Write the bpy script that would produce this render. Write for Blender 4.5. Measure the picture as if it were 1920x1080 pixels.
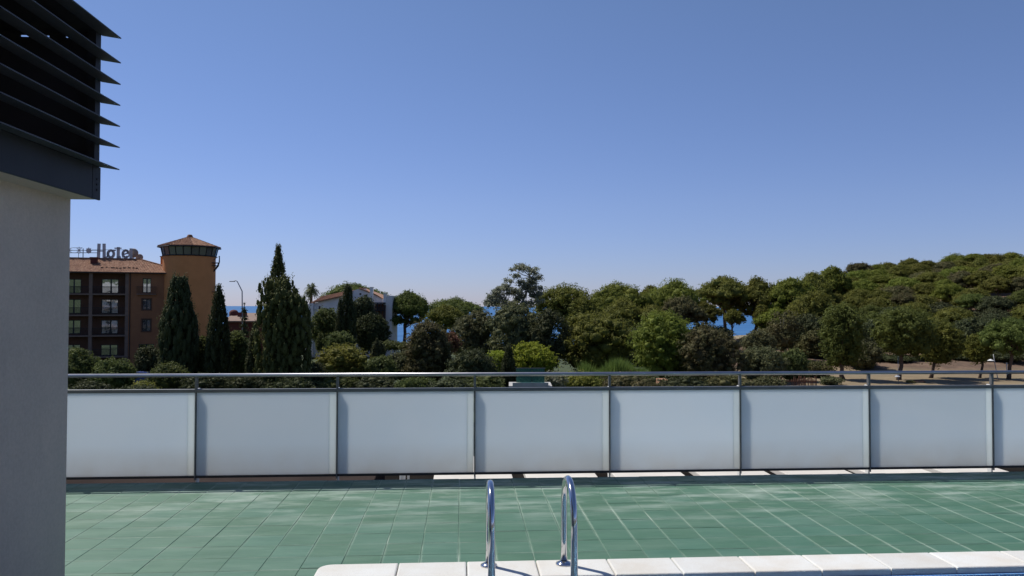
import bpy, bmesh, math, random
import numpy as np
from mathutils import Vector, Matrix, Euler
R = math.radians
PI = math.pi
scn = bpy.context.scene
for o in list(bpy.data.objects): bpy.data.objects.remove(o)
C = scn.collection

# ------------------------------------------------------------------ camera
EYE = 1.70
FPX = 1440.0                         # focal length in photograph pixels (1920 wide)
cd = bpy.data.cameras.new('camera')
cd.sensor_width = 36.0
cd.lens = 36.0 * FPX / 1920.0
cd.clip_start = 0.05
cd.clip_end = 90000
cam = bpy.data.objects.new('camera', cd)
C.objects.link(cam)
cam.location = (0, 0, EYE)
cam.rotation_euler = (R(90 + 1.372), R(-0.10), 0)
scn.camera = cam
CM = Euler(cam.rotation_euler).to_matrix()
scn.render.resolution_x = 1024
scn.render.resolution_y = 576

# ------------------------------------------------------------------ light
SUN_AZ = math.atan2(-0.82, 0.57)     # clockwise from +Y
SUN_EL = R(54.7)
w = bpy.data.worlds.new('World')
scn.world = w
w.use_nodes = True
nt = w.node_tree
bg = nt.nodes['Background']
sky = nt.nodes.new('ShaderNodeTexSky')
sky.sky_type = 'NISHITA'
sky.sun_disc = False
sky.sun_elevation = SUN_EL
sky.sun_rotation = SUN_AZ % (2 * PI)
sky.altitude = 0
sky.air_density = 1.0
sky.dust_density = 0.1
sky.ozone_density = 6.0
# the clear maritime air gives the low sky a bluer, lavender tone than the model's default
geo = nt.nodes.new('ShaderNodeTexCoord')
sep_ = nt.nodes.new('ShaderNodeSeparateXYZ')
nt.links.new(geo.outputs['Generated'], sep_.inputs[0])
rp_ = nt.nodes.new('ShaderNodeValToRGB')
els = rp_.color_ramp.elements
while len(els) < 4: els.new(0.5)
for e_, (p_, c_) in zip(els, ((0.0, (0.63, 0.645, 0.97, 1)), (0.13, (0.82, 0.755, 0.95, 1)), (0.36, (0.92, 0.85, 0.93, 1)), (1.0, (0.9, 0.85, 0.95, 1)))):
    e_.position = p_; e_.color = c_
nt.links.new(sep_.outputs[2], rp_.inputs[0])
mul_ = nt.nodes.new('ShaderNodeMix'); mul_.data_type = 'RGBA'; mul_.blend_type = 'MULTIPLY'
mul_.inputs[0].default_value = 1.0
nt.links.new(sky.outputs[0], mul_.inputs[6]); nt.links.new(rp_.outputs[0], mul_.inputs[7])
nt.links.new(mul_.outputs[2], bg.inputs[0])
bg.inputs[1].default_value = 0.096
sd = bpy.data.lights.new('sun', 'SUN')
sd.energy = 4.7
sd.angle = R(0.53)
sd.color = (1.0, 0.95, 0.87)
so = bpy.data.objects.new('sun', sd)
C.objects.link(so)
sdir = Vector((math.sin(SUN_AZ) * math.cos(SUN_EL), math.cos(SUN_AZ) * math.cos(SUN_EL), math.sin(SUN_EL)))
so.rotation_euler = (-sdir).to_track_quat('-Z', 'Y').to_euler()
scn.view_settings.view_transform = 'Standard'
scn.view_settings.look = 'None'
scn.view_settings.gamma = 1
scn.view_settings.exposure = 0.12
scn.view_settings.use_curve_mapping = False
scn.cycles.max_bounces = 6
scn.cycles.transparent_max_bounces = 8

# ------------------------------------------------------------------ helpers
def ray(px, py):
    return CM @ Vector(((px - 960) / FPX, (540 - py) / FPX, -1.0))
def P(px, py, d):
    """world point seen at photograph pixel px,py at world depth y = d"""
    r = ray(px, py)
    t = d / r.y
    return Vector((r.x * t, d, EYE + r.z * t))
def PZ(px, py, z):
    r = ray(px, py)
    t = (z - EYE) / r.z
    return Vector((r.x * t, r.y * t, z))
ALPHA = math.atan(0.066)             # the terrace is turned slightly against the camera
CA, SA = math.cos(ALPHA), math.sin(ALPHA)
def DF(u, v, z=0.0):
    return Vector((u * CA - v * SA, u * SA + v * CA, z))
def UV(p):
    return (p.x * CA + p.y * SA, -p.x * SA + p.y * CA)

def tag(o, label=None, cat=None, group=None, kind=None):
    if label: o['label'] = label
    if cat: o['category'] = cat
    if group: o['group'] = group
    if kind: o['kind'] = kind
    return o
def empty(name, loc=(0, 0, 0), rz=0.0):
    o = bpy.data.objects.new(name, None)
    o.empty_display_size = 0.2
    C.objects.link(o)
    o.location = loc
    o.rotation_euler = (0, 0, rz)
    return o
def link_mesh(name, me, mat=None, parent=None, smooth=False):
    if mat is not None and not me.materials: me.materials.append(mat)
    if smooth:
        me.polygons.foreach_set('use_smooth', [True] * len(me.polygons))
    o = bpy.data.objects.new(name, me)
    C.objects.link(o)
    if parent is not None: o.parent = parent
    return o

class MB:
    """collects boxes, bars, tubes and prisms, built as one mesh object"""
    def __init__(s): s.v = []; s.f = []
    def add(s, vs, fs):
        b = len(s.v)
        s.v.extend([tuple(x) for x in vs])
        s.f.extend([tuple(b + i for i in f) for f in fs])
    def hexa(s, p):                    # 8 corners: bottom 4, top 4
        s.add(p, [(0, 3, 2, 1), (4, 5, 6, 7), (0, 1, 5, 4), (1, 2, 6, 5), (2, 3, 7, 6), (3, 0, 4, 7)])
    def box(s, x0, x1, y0, y1, z0, z1):
        s.hexa([(x0, y0, z0), (x1, y0, z0), (x1, y1, z0), (x0, y1, z0), (x0, y0, z1), (x1, y0, z1), (x1, y1, z1), (x0, y1, z1)])
    def bbox(s, x0, x1, y0, y1, z0, z1, b=0.01):   # box with chamfered edges
        bm = bmesh.new()
        bmesh.ops.create_cube(bm, size=1.0)
        for v in bm.verts:
            v.co = Vector(((x0 + x1) / 2 + v.co.x * (x1 - x0), (y0 + y1) / 2 + v.co.y * (y1 - y0), (z0 + z1) / 2 + v.co.z * (z1 - z0)))
        bmesh.ops.bevel(bm, geom=bm.edges[:], offset=b, segments=2, affect='EDGES', profile=0.5)
        bm.verts.index_update()
        s.add([v.co for v in bm.verts], [[v.index for v in f.verts] for f in bm.faces])
        bm.free()
    def tube(s, pts, rad, n=8, caps=True):
        pts = [Vector(p) for p in pts]
        if not isinstance(rad, (list, tuple)): rad = [rad] * len(pts)
        prev = None
        rings = []
        for i, p in enumerate(pts):
            d = (pts[min(i + 1, len(pts) - 1)] - pts[max(i - 1, 0)])
            if d.length < 1e-9: d = Vector((0, 0, 1))
            d.normalize()
            a = prev if prev is not None else (Vector((1, 0, 0)) if abs(d.x) < 0.8 else Vector((0, 1, 0)))
            a = (a - d * a.dot(d)).normalized()
            b = d.cross(a)
            prev = a
            rings.append([p + (a * math.cos(2 * PI * k / n) + b * math.sin(2 * PI * k / n)) * rad[i] for k in range(n)])
        vs = [q for r in rings for q in r]
        fs = []
        for i in range(len(pts) - 1):
            for k in range(n):
                k2 = (k + 1) % n
                fs.append((i * n + k, i * n + k2, (i + 1) * n + k2, (i + 1) * n + k))
        if caps:
            fs.append(tuple(range(n))[::-1])
            fs.append(tuple((len(pts) - 1) * n + k for k in range(n)))
        s.add(vs, fs)
    def lathe(s, prof, n=24, c=(0, 0)):
        vs = []
        for r_, z in prof:
            for k in range(n):
                a = 2 * PI * k / n
                vs.append((c[0] + r_ * math.cos(a), c[1] + r_ * math.sin(a), z))
        fs = []
        for i in range(len(prof) - 1):
            for k in range(n):
                k2 = (k + 1) % n
                fs.append((i * n + k, i * n + k2, (i + 1) * n + k2, (i + 1) * n + k))
        s.add(vs, fs)
    def prism(s, poly, y0, y1):        # polygon in xz extruded along y
        n = len(poly)
        vs = [(x, y0, z) for x, z in poly] + [(x, y1, z) for x, z in poly]
        fs = [tuple(range(n)), tuple(range(2 * n - 1, n - 1, -1))]
        for k in range(n):
            k2 = (k + 1) % n
            fs.append((k, k + n, k2 + n, k2))
        s.add(vs, fs)
    def mesh(s, name):
        me = bpy.data.meshes.new(name)
        me.from_pydata(s.v, [], s.f)
        bm = bmesh.new(); bm.from_mesh(me)
        bmesh.ops.recalc_face_normals(bm, faces=bm.faces)
        bm.to_mesh(me); bm.free()
        return me
    def build(s, name, mat, parent=None, smooth=False, loc=None):
        o = link_mesh(name, s.mesh(name), mat, parent, smooth)
        if loc is not None: o.location = loc
        return o

def quad_mesh(name, V, F):
    """fast mesh from numpy arrays of verts (n,3) and quads (m,4)"""
    me = bpy.data.meshes.new(name)
    V = np.asarray(V, dtype=np.float32); F = np.asarray(F, dtype=np.int32)
    me.vertices.add(len(V)); me.vertices.foreach_set('co', V.ravel())
    me.loops.add(F.size); me.loops.foreach_set('vertex_index', F.ravel())
    me.polygons.add(len(F))
    me.polygons.foreach_set('loop_start', np.arange(0, F.size, 4, dtype=np.int32))
    me.update(calc_edges=True)
    return me

# ------------------------------------------------------------------ materials
def newmat(name):
    m = bpy.data.materials.new(name)
    m.use_nodes = True
    nt = m.node_tree
    return m, nt, nt.nodes['Principled BSDF'], nt.nodes['Material Output']
def N(nt, t, **kw):
    n = nt.nodes.new('ShaderNode' + t)
    for k, v in kw.items(): setattr(n, k, v)
    return n
def ramp(nt, fac, stops):
    r_ = N(nt, 'ValToRGB')
    el = r_.color_ramp.elements
    while len(el) < len(stops): el.new(0.5)
    for e, (p, c) in zip(el, stops):
        e.position = p
        e.color = (*c, 1) if len(c) == 3 else c
    nt.links.new(fac, r_.inputs[0])
    return r_.outputs[0]
def coords(nt, kind='Object', scale=(1, 1, 1)):
    if kind == 'World':
        g = N(nt, 'NewGeometry'); src = g.outputs['Position']
    else:
        g = N(nt, 'TexCoord'); src = g.outputs[kind]
    mp = N(nt, 'Mapping')
    mp.inputs['Scale'].default_value = scale
    nt.links.new(src, mp.inputs[0])
    return mp.outputs[0]
def noise(nt, vec, scale, detail=4, rough=0.55):
    n = N(nt, 'TexNoise')
    n.inputs['Scale'].default_value = scale
    n.inputs['Detail'].default_value = detail
    n.inputs['Roughness'].default_value = rough
    nt.links.new(vec, n.inputs['Vector'])
    return n.outputs['Fac']
def mixc(nt, fac, a, b, blend='MIX'):
    m = N(nt, 'Mix', data_type='RGBA', blend_type=blend)
    for sock, val in ((m.inputs[0], fac), (m.inputs[6], a), (m.inputs[7], b)):
        if isinstance(val, (int, float)): sock.default_value = val
        elif isinstance(val, tuple): sock.default_value = (*val, 1) if len(val) == 3 else val
        else: nt.links.new(val, sock)
    return m.outputs[2]
def math_(nt, op, a, b=None, c=None, clamp=False):
    m = N(nt, 'Math', operation=op); m.use_clamp = clamp
    for i, val in enumerate((a, b, c)):
        if val is None: continue
        if isinstance(val, (int, float)): m.inputs[i].default_value = val
        else: nt.links.new(val, m.inputs[i])
    return m.outputs[0]
def bump(nt, h, bsdf, strength=0.3, dist=0.02):
    b = N(nt, 'Bump')
    b.inputs['Strength'].default_value = strength
    b.inputs['Distance'].default_value = dist
    nt.links.new(h, b.inputs['Height'])
    nt.links.new(b.outputs[0], bsdf.inputs['Normal'])
def simple(name, col, col2=None, rough=0.7, metal=0.0, sc=3.0, bscale=None, bstr=0.3, bdist=0.01, rnd=0.0, kind='Object', stretch=(1, 1, 1), lo=0.35, hi=0.65, spec=None):
    m, nt, b, out = newmat(name)
    b.inputs['Roughness'].default_value = rough
    b.inputs['Metallic'].default_value = metal
    if spec is not None: b.inputs['Specular IOR Level'].default_value = spec
    vec = coords(nt, kind, stretch)
    if col2 is None: col2 = tuple(c * 0.8 for c in col)
    c = ramp(nt, noise(nt, vec, sc, 5), [(lo, col), (hi, col2)])
    if rnd:
        oi = N(nt, 'ObjectInfo')
        k = math_(nt, 'MULTIPLY_ADD', oi.outputs['Random'], rnd, 1 - rnd / 2)
        hsv = N(nt, 'HueSaturation')
        nt.links.new(k, hsv.inputs['Value']); nt.links.new(c, hsv.inputs['Color'])
        c = hsv.outputs[0]
    nt.links.new(c, b.inputs['Base Color'])
    if bscale:
        bump(nt, noise(nt, vec, bscale, 4), b, bstr, bdist)
    return m

def foliage(name, c1, c2, c3=None, trans=0.25, sc=0.9, rnd=0.25):
    """leaf colour varies from clump to clump and from tree to tree"""
    m, nt, b, out = newmat(name)
    vec = coords(nt, 'Object')
    n1 = noise(nt, vec, sc, 3)
    stops = [(0.36, c1), (0.62, c2)]
    if c3: stops.append((0.75, c3))
    c = ramp(nt, n1, stops)
    fine = noise(nt, vec, 9.0, 2)
    hsv = N(nt, 'HueSaturation')
    oi = N(nt, 'ObjectInfo')
    v1 = math_(nt, 'MULTIPLY_ADD', oi.outputs['Random'], rnd, 1 - rnd / 2)
    v2 = math_(nt, 'MULTIPLY_ADD', fine, 1.1, 0.50)
    nt.links.new(math_(nt, 'MULTIPLY', v1, v2), hsv.inputs['Value'])
    nt.links.new(math_(nt, 'MULTIPLY_ADD', oi.outputs['Random'], 0.025, 0.4875), hsv.inputs['Hue'])
    nt.links.new(c, hsv.inputs['Color'])
    c = hsv.outputs[0]
    nt.links.new(c, b.inputs['Base Color'])
    b.inputs['Roughness'].default_value = 0.65
    b.inputs['Specular IOR Level'].default_value = 0.10
    tr = N(nt, 'BsdfTranslucent')
    nt.links.new(c, tr.inputs[0])
    mx = N(nt, 'MixShader')
    mx.inputs[0].default_value = trans
    nt.links.new(b.outputs[0], mx.inputs[1]); nt.links.new(tr.outputs[0], mx.inputs[2])
    nt.links.new(mx.outputs[0], out.inputs[0])
    return m

M = {}
def mat_stucco():
    m, nt, b, out = newmat('white_stucco')
    vec = coords(nt, 'Object')
    c = ramp(nt, noise(nt, vec, 1.6, 5, 0.6), [(0.35, (0.53, 0.42, 0.355)), (0.65, (0.46, 0.37, 0.315))])
    gr = ramp(nt, noise(nt, vec, 55, 4, 0.7), [(0.35, (0.93, 0.93, 0.93)), (0.65, (1.05, 1.05, 1.05))])
    c = mixc(nt, 1.0, c, gr, 'MULTIPLY')
    st = coords(nt, 'Object', (1, 2.2, 0.35))
    sn = N(nt, 'MapRange'); sn.inputs[1].default_value = 0.56; sn.inputs[2].default_value = 0.75
    nt.links.new(noise(nt, st, 2.6, 5, 0.6), sn.inputs[0])
    c = mixc(nt, math_(nt, 'MULTIPLY', sn.outputs[0], 0.22), c, (0.28, 0.23, 0.20))
    nt.links.new(c, b.inputs['Base Color']); b.inputs['Roughness'].default_value = 0.92
    bump(nt, noise(nt, vec, 60, 5, 0.7), b, 0.6, 0.006)
    return m
M['stucco'] = mat_stucco() or simple('white_stucco', (0.52, 0.415, 0.36), (0.46, 0.365, 0.315), 0.9, sc=2.5, bscale=90, bstr=0.5, bdist=0.004)
M['louvre'] = simple('dark_anodised_metal', (0.034, 0.034, 0.042), (0.028, 0.028, 0.035), 0.6, 0.0, spec=0.25, sc=3, bscale=30, bstr=0.05)
M['blade'] = simple('dark_louvre_paint', (0.075, 0.075, 0.088), (0.06, 0.06, 0.072), 0.55, 0.0, spec=0.3, sc=3, bscale=25, bstr=0.1)
M['steel'] = simple('polished_steel', (0.62, 0.62, 0.63), (0.55, 0.55, 0.56), 0.12, 1.0, sc=8)
M['rail_steel'] = simple('brushed_steel_rail', (0.40, 0.40, 0.42), (0.33, 0.33, 0.35), 0.35, 0.9, sc=8)
M['alu'] = simple('grey_aluminium', (0.16, 0.165, 0.17), (0.12, 0.125, 0.13), 0.45, 0.4, sc=6)
M['lightalu'] = simple('pale_aluminium', (0.62, 0.62, 0.60), (0.55, 0.55, 0.53), 0.5, 0.0, sc=9)
M['post'] = simple('grey_post_metal', (0.17, 0.17, 0.165), (0.12, 0.12, 0.12), 0.5, 0.3, sc=9)
M['darkrail'] = simple('dark_rail_metal', (0.035, 0.03, 0.03), (0.025, 0.022, 0.022), 0.5, 0.2, sc=9)
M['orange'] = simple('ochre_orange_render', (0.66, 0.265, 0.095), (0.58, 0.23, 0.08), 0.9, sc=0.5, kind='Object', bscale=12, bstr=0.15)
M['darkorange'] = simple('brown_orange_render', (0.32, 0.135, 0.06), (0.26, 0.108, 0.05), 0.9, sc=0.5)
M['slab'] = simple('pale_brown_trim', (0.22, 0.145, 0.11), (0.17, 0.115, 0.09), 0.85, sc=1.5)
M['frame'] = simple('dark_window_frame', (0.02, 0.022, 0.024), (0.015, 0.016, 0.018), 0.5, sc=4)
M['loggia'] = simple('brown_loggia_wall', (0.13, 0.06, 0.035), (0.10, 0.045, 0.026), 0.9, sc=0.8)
M['iron'] = simple('dark_iron', (0.02, 0.018, 0.018), None, 0.6, 0.2)
M['signgrey'] = simple('grey_sign_metal', (0.50, 0.50, 0.51), (0.42, 0.42, 0.43), 0.6, sc=1)
M['dish'] = simple('weathered_dish', (0.30, 0.26, 0.22), (0.24, 0.2, 0.18), 0.7, sc=1)
M['redbrick'] = simple('dark_red_clay', (0.12, 0.03, 0.022), (0.08, 0.022, 0.018), 0.9, sc=3)
M['white_house'] = simple('white_house_render', (0.80, 0.76, 0.74), (0.72, 0.68, 0.66), 0.9, sc=0.4)
M['whitepaint'] = simple('white_paint', (0.80, 0.79, 0.76), (0.72, 0.7, 0.68), 0.7, sc=2)
M['bark'] = simple('pine_bark', (0.13, 0.085, 0.06), (0.07, 0.05, 0.038), 0.95, sc=1.2, bscale=5, bstr=0.7, bdist=0.05, stretch=(1, 1, 0.3))
M['palebark'] = simple('pale_bark', (0.34, 0.30, 0.25), (0.2, 0.17, 0.14), 0.9, sc=1.5, bscale=5, bstr=0.4, stretch=(1, 1, 0.3))
M['wood'] = simple('reddish_wood', (0.17, 0.075, 0.04), (0.11, 0.05, 0.03), 0.85, sc=3, stretch=(1, 1, 0.3), rnd=0.4)
M['lamp'] = simple('lamp_metal', (0.30, 0.31, 0.33), (0.25, 0.26, 0.28), 0.5, 0.3)
M['lampwhite'] = simple('white_lamp_shade', (0.75, 0.76, 0.78), (0.68, 0.7, 0.72), 0.4)
M['concrete'] = simple('pale_concrete', (0.42, 0.41, 0.39), (0.34, 0.33, 0.31), 0.9, sc=1.2, bscale=20, bstr=0.3)
M['whiteslab'] = simple('white_concrete_slab', (0.58, 0.55, 0.50), (0.50, 0.47, 0.42), 0.85, sc=2.2, bscale=50, bstr=0.2, rnd=0.1)
M['recess'] = simple('slab_gap_shade', (0.02, 0.018, 0.016), (0.014, 0.012, 0.011), 1.0, sc=2, spec=0.0)  # near-black colour stands for the shade in the slab gaps
M['terracotta'] = simple('terracotta_ledge', (0.045, 0.035, 0.032), (0.034, 0.027, 0.025), 1.0, sc=2, spec=0.0)

def mat_rooftile(name='clay_roof_tile'):
    m, nt, b, out = newmat(name)
    vec = coords(nt, 'Object')
    c = ramp(nt, noise(nt, vec, 2.4, 6, 0.75), [(0.3, (0.15, 0.075, 0.045)), (0.48, (0.34, 0.17, 0.095)), (0.62, (0.42, 0.26, 0.17)), (0.75, (0.50, 0.40, 0.30))])
    g = N(nt, 'Geometry') if False else N(nt, 'NewGeometry')
    rp = ramp(nt, g.outputs['Random Per Island'], [(0.0, (0.55, 0.5, 0.48)), (1.0, (1.0, 1.0, 1.0))])
    c = mixc(nt, 1.0, c, rp, 'MULTIPLY')
    nt.links.new(c, b.inputs['Base Color'])
    b.inputs['Roughness'].default_value = 0.9
    return m
M['rooftile'] = mat_rooftile()

def mat_pane(name, base, reflect, rough=0.03):
    m, nt, b, out = newmat(name)
    b.inputs['Base Color'].default_value = (*base, 1)
    b.inputs['Roughness'].default_value = rough
    gl = N(nt, 'BsdfGlossy'); gl.inputs[1].default_value = rough
    gl.inputs[0].default_value = (0.9, 0.93, 0.95, 1)
    vec = coords(nt, 'World')
    bp = N(nt, 'Bump'); bp.inputs['Strength'].default_value = 0.10; bp.inputs['Distance'].default_value = 0.05
    nt.links.new(noise(nt, vec, 0.8, 2), bp.inputs['Height'])
    nt.links.new(bp.outputs[0], gl.inputs['Normal'])
    mx = N(nt, 'MixShader'); mx.inputs[0].default_value = reflect
    nt.links.new(b.outputs[0], mx.inputs[1]); nt.links.new(gl.outputs[0], mx.inputs[2])
    nt.links.new(mx.outputs[0], out.inputs[0])
    return m
M['pane'] = mat_pane('window_glass', (0.02, 0.025, 0.028), 0.45)
M['darkpane'] = mat_pane('dark_window_glass', (0.03, 0.035, 0.04), 0.10)
M['towerpane'] = mat_pane('tower_window_glass', (0.10, 0.095, 0.10), 0.12, 0.15)

def mat_frosted(name='frosted_glass', tint=None):
    m, nt, b, out = newmat(name)
    vec = coords(nt, 'Object')
    sep = N(nt, 'SeparateXYZ'); nt.links.new(vec, sep.inputs[0])
    dirt = math_(nt, 'MULTIPLY', math_(nt, 'SUBTRACT', 0.30, sep.outputs[2], clamp=True), 2.2, clamp=True)
    dn = math_(nt, 'MULTIPLY', dirt, noise(nt, vec, 3.0, 4))
    base = ramp(nt, noise(nt, coords(nt, 'World'), 1.1, 3), [(0.35, (0.84, 0.89, 0.915)), (0.65, (0.86, 0.90, 0.915))])
    if tint: base = mixc(nt, 1.0, base, tint, 'MULTIPLY')
    c = mixc(nt, dn, base, (0.62, 0.55, 0.44))
    oi = N(nt, 'ObjectInfo')
    hsv = N(nt, 'HueSaturation')
    nt.links.new(math_(nt, 'MULTIPLY_ADD', oi.outputs['Random'], 0.10, 0.95), hsv.inputs['Value'])
    nt.links.new(c, hsv.inputs['Color'])
    c = hsv.outputs[0]
    nt.links.new(c, b.inputs['Base Color'])
    b.inputs['Roughness'].default_value = 0.07
    tr = N(nt, 'BsdfTranslucent'); nt.links.new(c, tr.inputs[0])
    mx = N(nt, 'MixShader'); mx.inputs[0].default_value = 0.60
    nt.links.new(b.outputs[0], mx.inputs[1]); nt.links.new(tr.outputs[0], mx.inputs[2])
    nt.links.new(mx.outputs[0], out.inputs[0])
    return m
M['frosted'] = mat_frosted()
M['bounceglass'] = mat_frosted('painted_bounce_glass', (1.07, 1.06, 1.03))  # paler glass copy: sunlight bounced off the posts, put into the colour

def mat_greenglass():
    m, nt, b, out = newmat('green_tinted_glass')
    b.inputs['Base Color'].default_value = (0.10, 0.22, 0.18, 1)
    b.inputs['Roughness'].default_value = 0.05
    tp = N(nt, 'BsdfTransparent'); tp.inputs[0].default_value = (0.45, 0.7, 0.62, 1)
    mx = N(nt, 'MixShader'); mx.inputs[0].default_value = 0.45
    nt.links.new(b.outputs[0], mx.inputs[1]); nt.links.new(tp.outputs[0], mx.inputs[2])
    nt.links.new(mx.outputs[0], out.inputs[0])
    return m
M['greenglass'] = mat_greenglass()

def mat_tile():
    m, nt, b, out = newmat('green_terrace_tile')
    vec = coords(nt, 'World')
    rot = N(nt, 'Mapping'); rot.inputs['Rotation'].default_value = (0, 0, -ALPHA)
    nt.links.new(vec, rot.inputs[0]); dv = rot.outputs[0]
    streak = N(nt, 'Mapping'); streak.inputs['Scale'].default_value = (1.0, 4.0, 1)
    nt.links.new(dv, streak.inputs[0])
    n1 = noise(nt, streak.outputs[0], 2.2, 6, 0.6)
    c = ramp(nt, n1, [(0.3, (0.037, 0.112, 0.070)), (0.7, (0.062, 0.150, 0.097))])
    oi = N(nt, 'ObjectInfo'); g = N(nt, 'NewGeometry')
    rnd = math_(nt, 'FRACT', math_(nt, 'ADD', oi.outputs['Random'], g.outputs['Random Per Island']))
    hsv = N(nt, 'HueSaturation')
    nt.links.new(math_(nt, 'MULTIPLY_ADD', rnd, 0.11, 0.945), hsv.inputs['Value'])
    nt.links.new(math_(nt, 'MULTIPLY_ADD', rnd, 0.02, 0.49), hsv.inputs['Hue'])
    nt.links.new(c, hsv.inputs['Color']); c = hsv.outputs[0]
    # salt bloom (efflorescence): strongest in a strip near the balustrade
    sep = N(nt, 'SeparateXYZ'); nt.links.new(dv, sep.inputs[0])
    strip = N(nt, 'MapRange'); strip.inputs[1].default_value = 5.9; strip.inputs[2].default_value = 6.9
    nt.links.new(sep.outputs[1], strip.inputs[0])
    n2 = noise(nt, streak.outputs[0], 1.3, 7, 0.65)
    bl = N(nt, 'MapRange'); bl.inputs[1].default_value = 0.46; bl.inputs[2].default_value = 0.68
    nt.links.new(n2, bl.inputs[0])
    s2 = math_(nt, 'MULTIPLY_ADD', strip.outputs[0], 0.70, 0.10)
    side = N(nt, 'MapRange'); side.inputs[1].default_value = -3.4; side.inputs[2].default_value = -1.2
    side.inputs[3].default_value = 0.18
    nt.links.new(math_(nt, 'ADD', sep.outputs[0], math_(nt, 'MULTIPLY', noise(nt, dv, 0.8, 3), 1.0)), side.inputs[0])
    f = math_(nt, 'MULTIPLY', math_(nt, 'MULTIPLY', bl.outputs[0], s2), side.outputs[0], clamp=True)
    c = mixc(nt, f, c, (0.33, 0.40, 0.35))
    # lime drawn out along the joints
    def joint(axis, start, w_, seed_scale, gain):
        a = math_(nt, 'DIVIDE', math_(nt, 'SUBTRACT', sep.outputs[axis], start), 0.2555)
        fr_ = math_(nt, 'FRACT', math_(nt, 'ADD', a, 0.5))
        dist = math_(nt, 'MULTIPLY', math_(nt, 'ABSOLUTE', math_(nt, 'SUBTRACT', fr_, 0.5)), 0.2555)
        wob = math_(nt, 'MULTIPLY_ADD', noise(nt, dv, 22, 3), w_ * 1.2, w_ * 0.2)
        mr_ = N(nt, 'MapRange'); mr_.inputs[3].default_value = 1.0; mr_.inputs[4].default_value = 0.0
        mr_.inputs[1].default_value = 0.0
        nt.links.new(wob, mr_.inputs[2]); nt.links.new(dist, mr_.inputs[0])
        msk = N(nt, 'MapRange'); msk.inputs[1].default_value = 0.44; msk.inputs[2].default_value = 0.60
        nt.links.new(noise(nt, dv, seed_scale, 3), msk.inputs[0])
        return math_(nt, 'MULTIPLY', math_(nt, 'MULTIPLY', mr_.outputs[0], msk.outputs[0]), gain, clamp=True)
    c = mixc(nt, joint(0, -0.013, 0.021, 0.9, 0.36), c, (0.40, 0.48, 0.40))
    c = mixc(nt, joint(1, 7.62, 0.016, 1.1, 0.45), c, (0.36, 0.44, 0.37))
    # darker damp marks
    n3 = noise(nt, streak.outputs[0], 3.1, 3, 0.5)
    dk = N(nt, 'MapRange'); dk.inputs[1].default_value = 0.66; dk.inputs[2].default_value = 0.74
    nt.links.new(n3, dk.inputs[0])
    c = mixc(nt, math_(nt, 'MULTIPLY', dk.outputs[0], 0.25), c, (0.05, 0.09, 0.07))
    # fine scratches
    sc = N(nt, 'Mapping'); sc.inputs['Scale'].default_value = (2.0, 40.0, 1)
    nt.links.new(dv, sc.inputs[0])
    n4 = noise(nt, sc.outputs[0], 2.0, 4, 0.6)
    mr = N(nt, 'MapRange'); mr.inputs[1].default_value = 0.60; mr.inputs[2].default_value = 0.72
    nt.links.new(n4, mr.inputs[0])
    c = mixc(nt, math_(nt, 'MULTIPLY', mr.outputs[0], 0.22), c, (0.28, 0.36, 0.31))
    nt.links.new(c, b.inputs['Base Color'])
    b.inputs['Roughness'].default_value = 0.62
    bump(nt, n4, b, 0.15, 0.003)
    return m
M['tile'] = mat_tile()
def mat_grout():
    m, nt, b, out = newmat('limed_grout')
    vec = coords(nt, 'World')
    n1 = noise(nt, vec, 0.9, 4, 0.6)
    c = ramp(nt, n1, [(0.38, (0.06, 0.12, 0.09)), (0.52, (0.11, 0.19, 0.14)), (0.66, (0.32, 0.39, 0.33))])
    nt.links.new(c, b.inputs['Base Color'])
    b.inputs['Roughness'].default_value = 0.9
    return m
M['grout'] = mat_grout()
def mat_coping():
    m, nt, b, out = newmat('white_terrazzo_coping')
    vec = coords(nt, 'World')
    c = ramp(nt, noise(nt, vec, 3.0, 5, 0.6), [(0.35, (0.63, 0.64, 0.62)), (0.66, (0.57, 0.545, 0.49))])
    vo = N(nt, 'TexVoronoi'); vo.inputs['Scale'].default_value = 130
    nt.links.new(vec, vo.inputs['Vector'])
    sp = ramp(nt, vo.outputs['Distance'], [(0.0, (0.55, 0.53, 0.50)), (0.35, (1, 1, 1))])
    c = mixc(nt, 0.55, c, sp, 'MULTIPLY')
    oi = N(nt, 'ObjectInfo'); hsv = N(nt, 'HueSaturation')
    nt.links.new(math_(nt, 'MULTIPLY_ADD', oi.outputs['Random'], 0.14, 0.92), hsv.inputs['Value'])
    nt.links.new(c, hsv.inputs['Color'])
    nt.links.new(hsv.outputs[0], b.inputs['Base Color'])
    b.inputs['Roughness'].default_value = 0.75
    bump(nt, vo.outputs['Distance'], b, 0.35, 0.004)
    return m
M['coping'] = mat_coping()
def mat_mosaic():
    m, nt, b, out = newmat('blue_pool_mosaic')
    vec = coords(nt, 'Object')
    br = N(nt, 'TexBrick'); br.offset = 0
    br.inputs['Scale'].default_value = 40; br.inputs['Brick Width'].default_value = 1; br.inputs['Row Height'].default_value = 1
    br.inputs['Mortar Size'].default_value = 0.06
    br.inputs['Color1'].default_value = (0.10, 0.24, 0.50, 1); br.inputs['Color2'].default_value = (0.14, 0.32, 0.60, 1)
    br.inputs['Mortar'].default_value = (0.4, 0.5, 0.6, 1)
    mp = N(nt, 'Mapping'); mp.inputs['Rotation'].default_value = (R(90), 0, 0)
    nt.links.new(vec, mp.inputs[0]); nt.links.new(mp.outputs[0], br.inputs['Vector'])
    nt.links.new(br.outputs[0], b.inputs['Base Color'])
    b.inputs['Roughness'].default_value = 0.2
    return m
M['mosaic'] = mat_mosaic()
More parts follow.
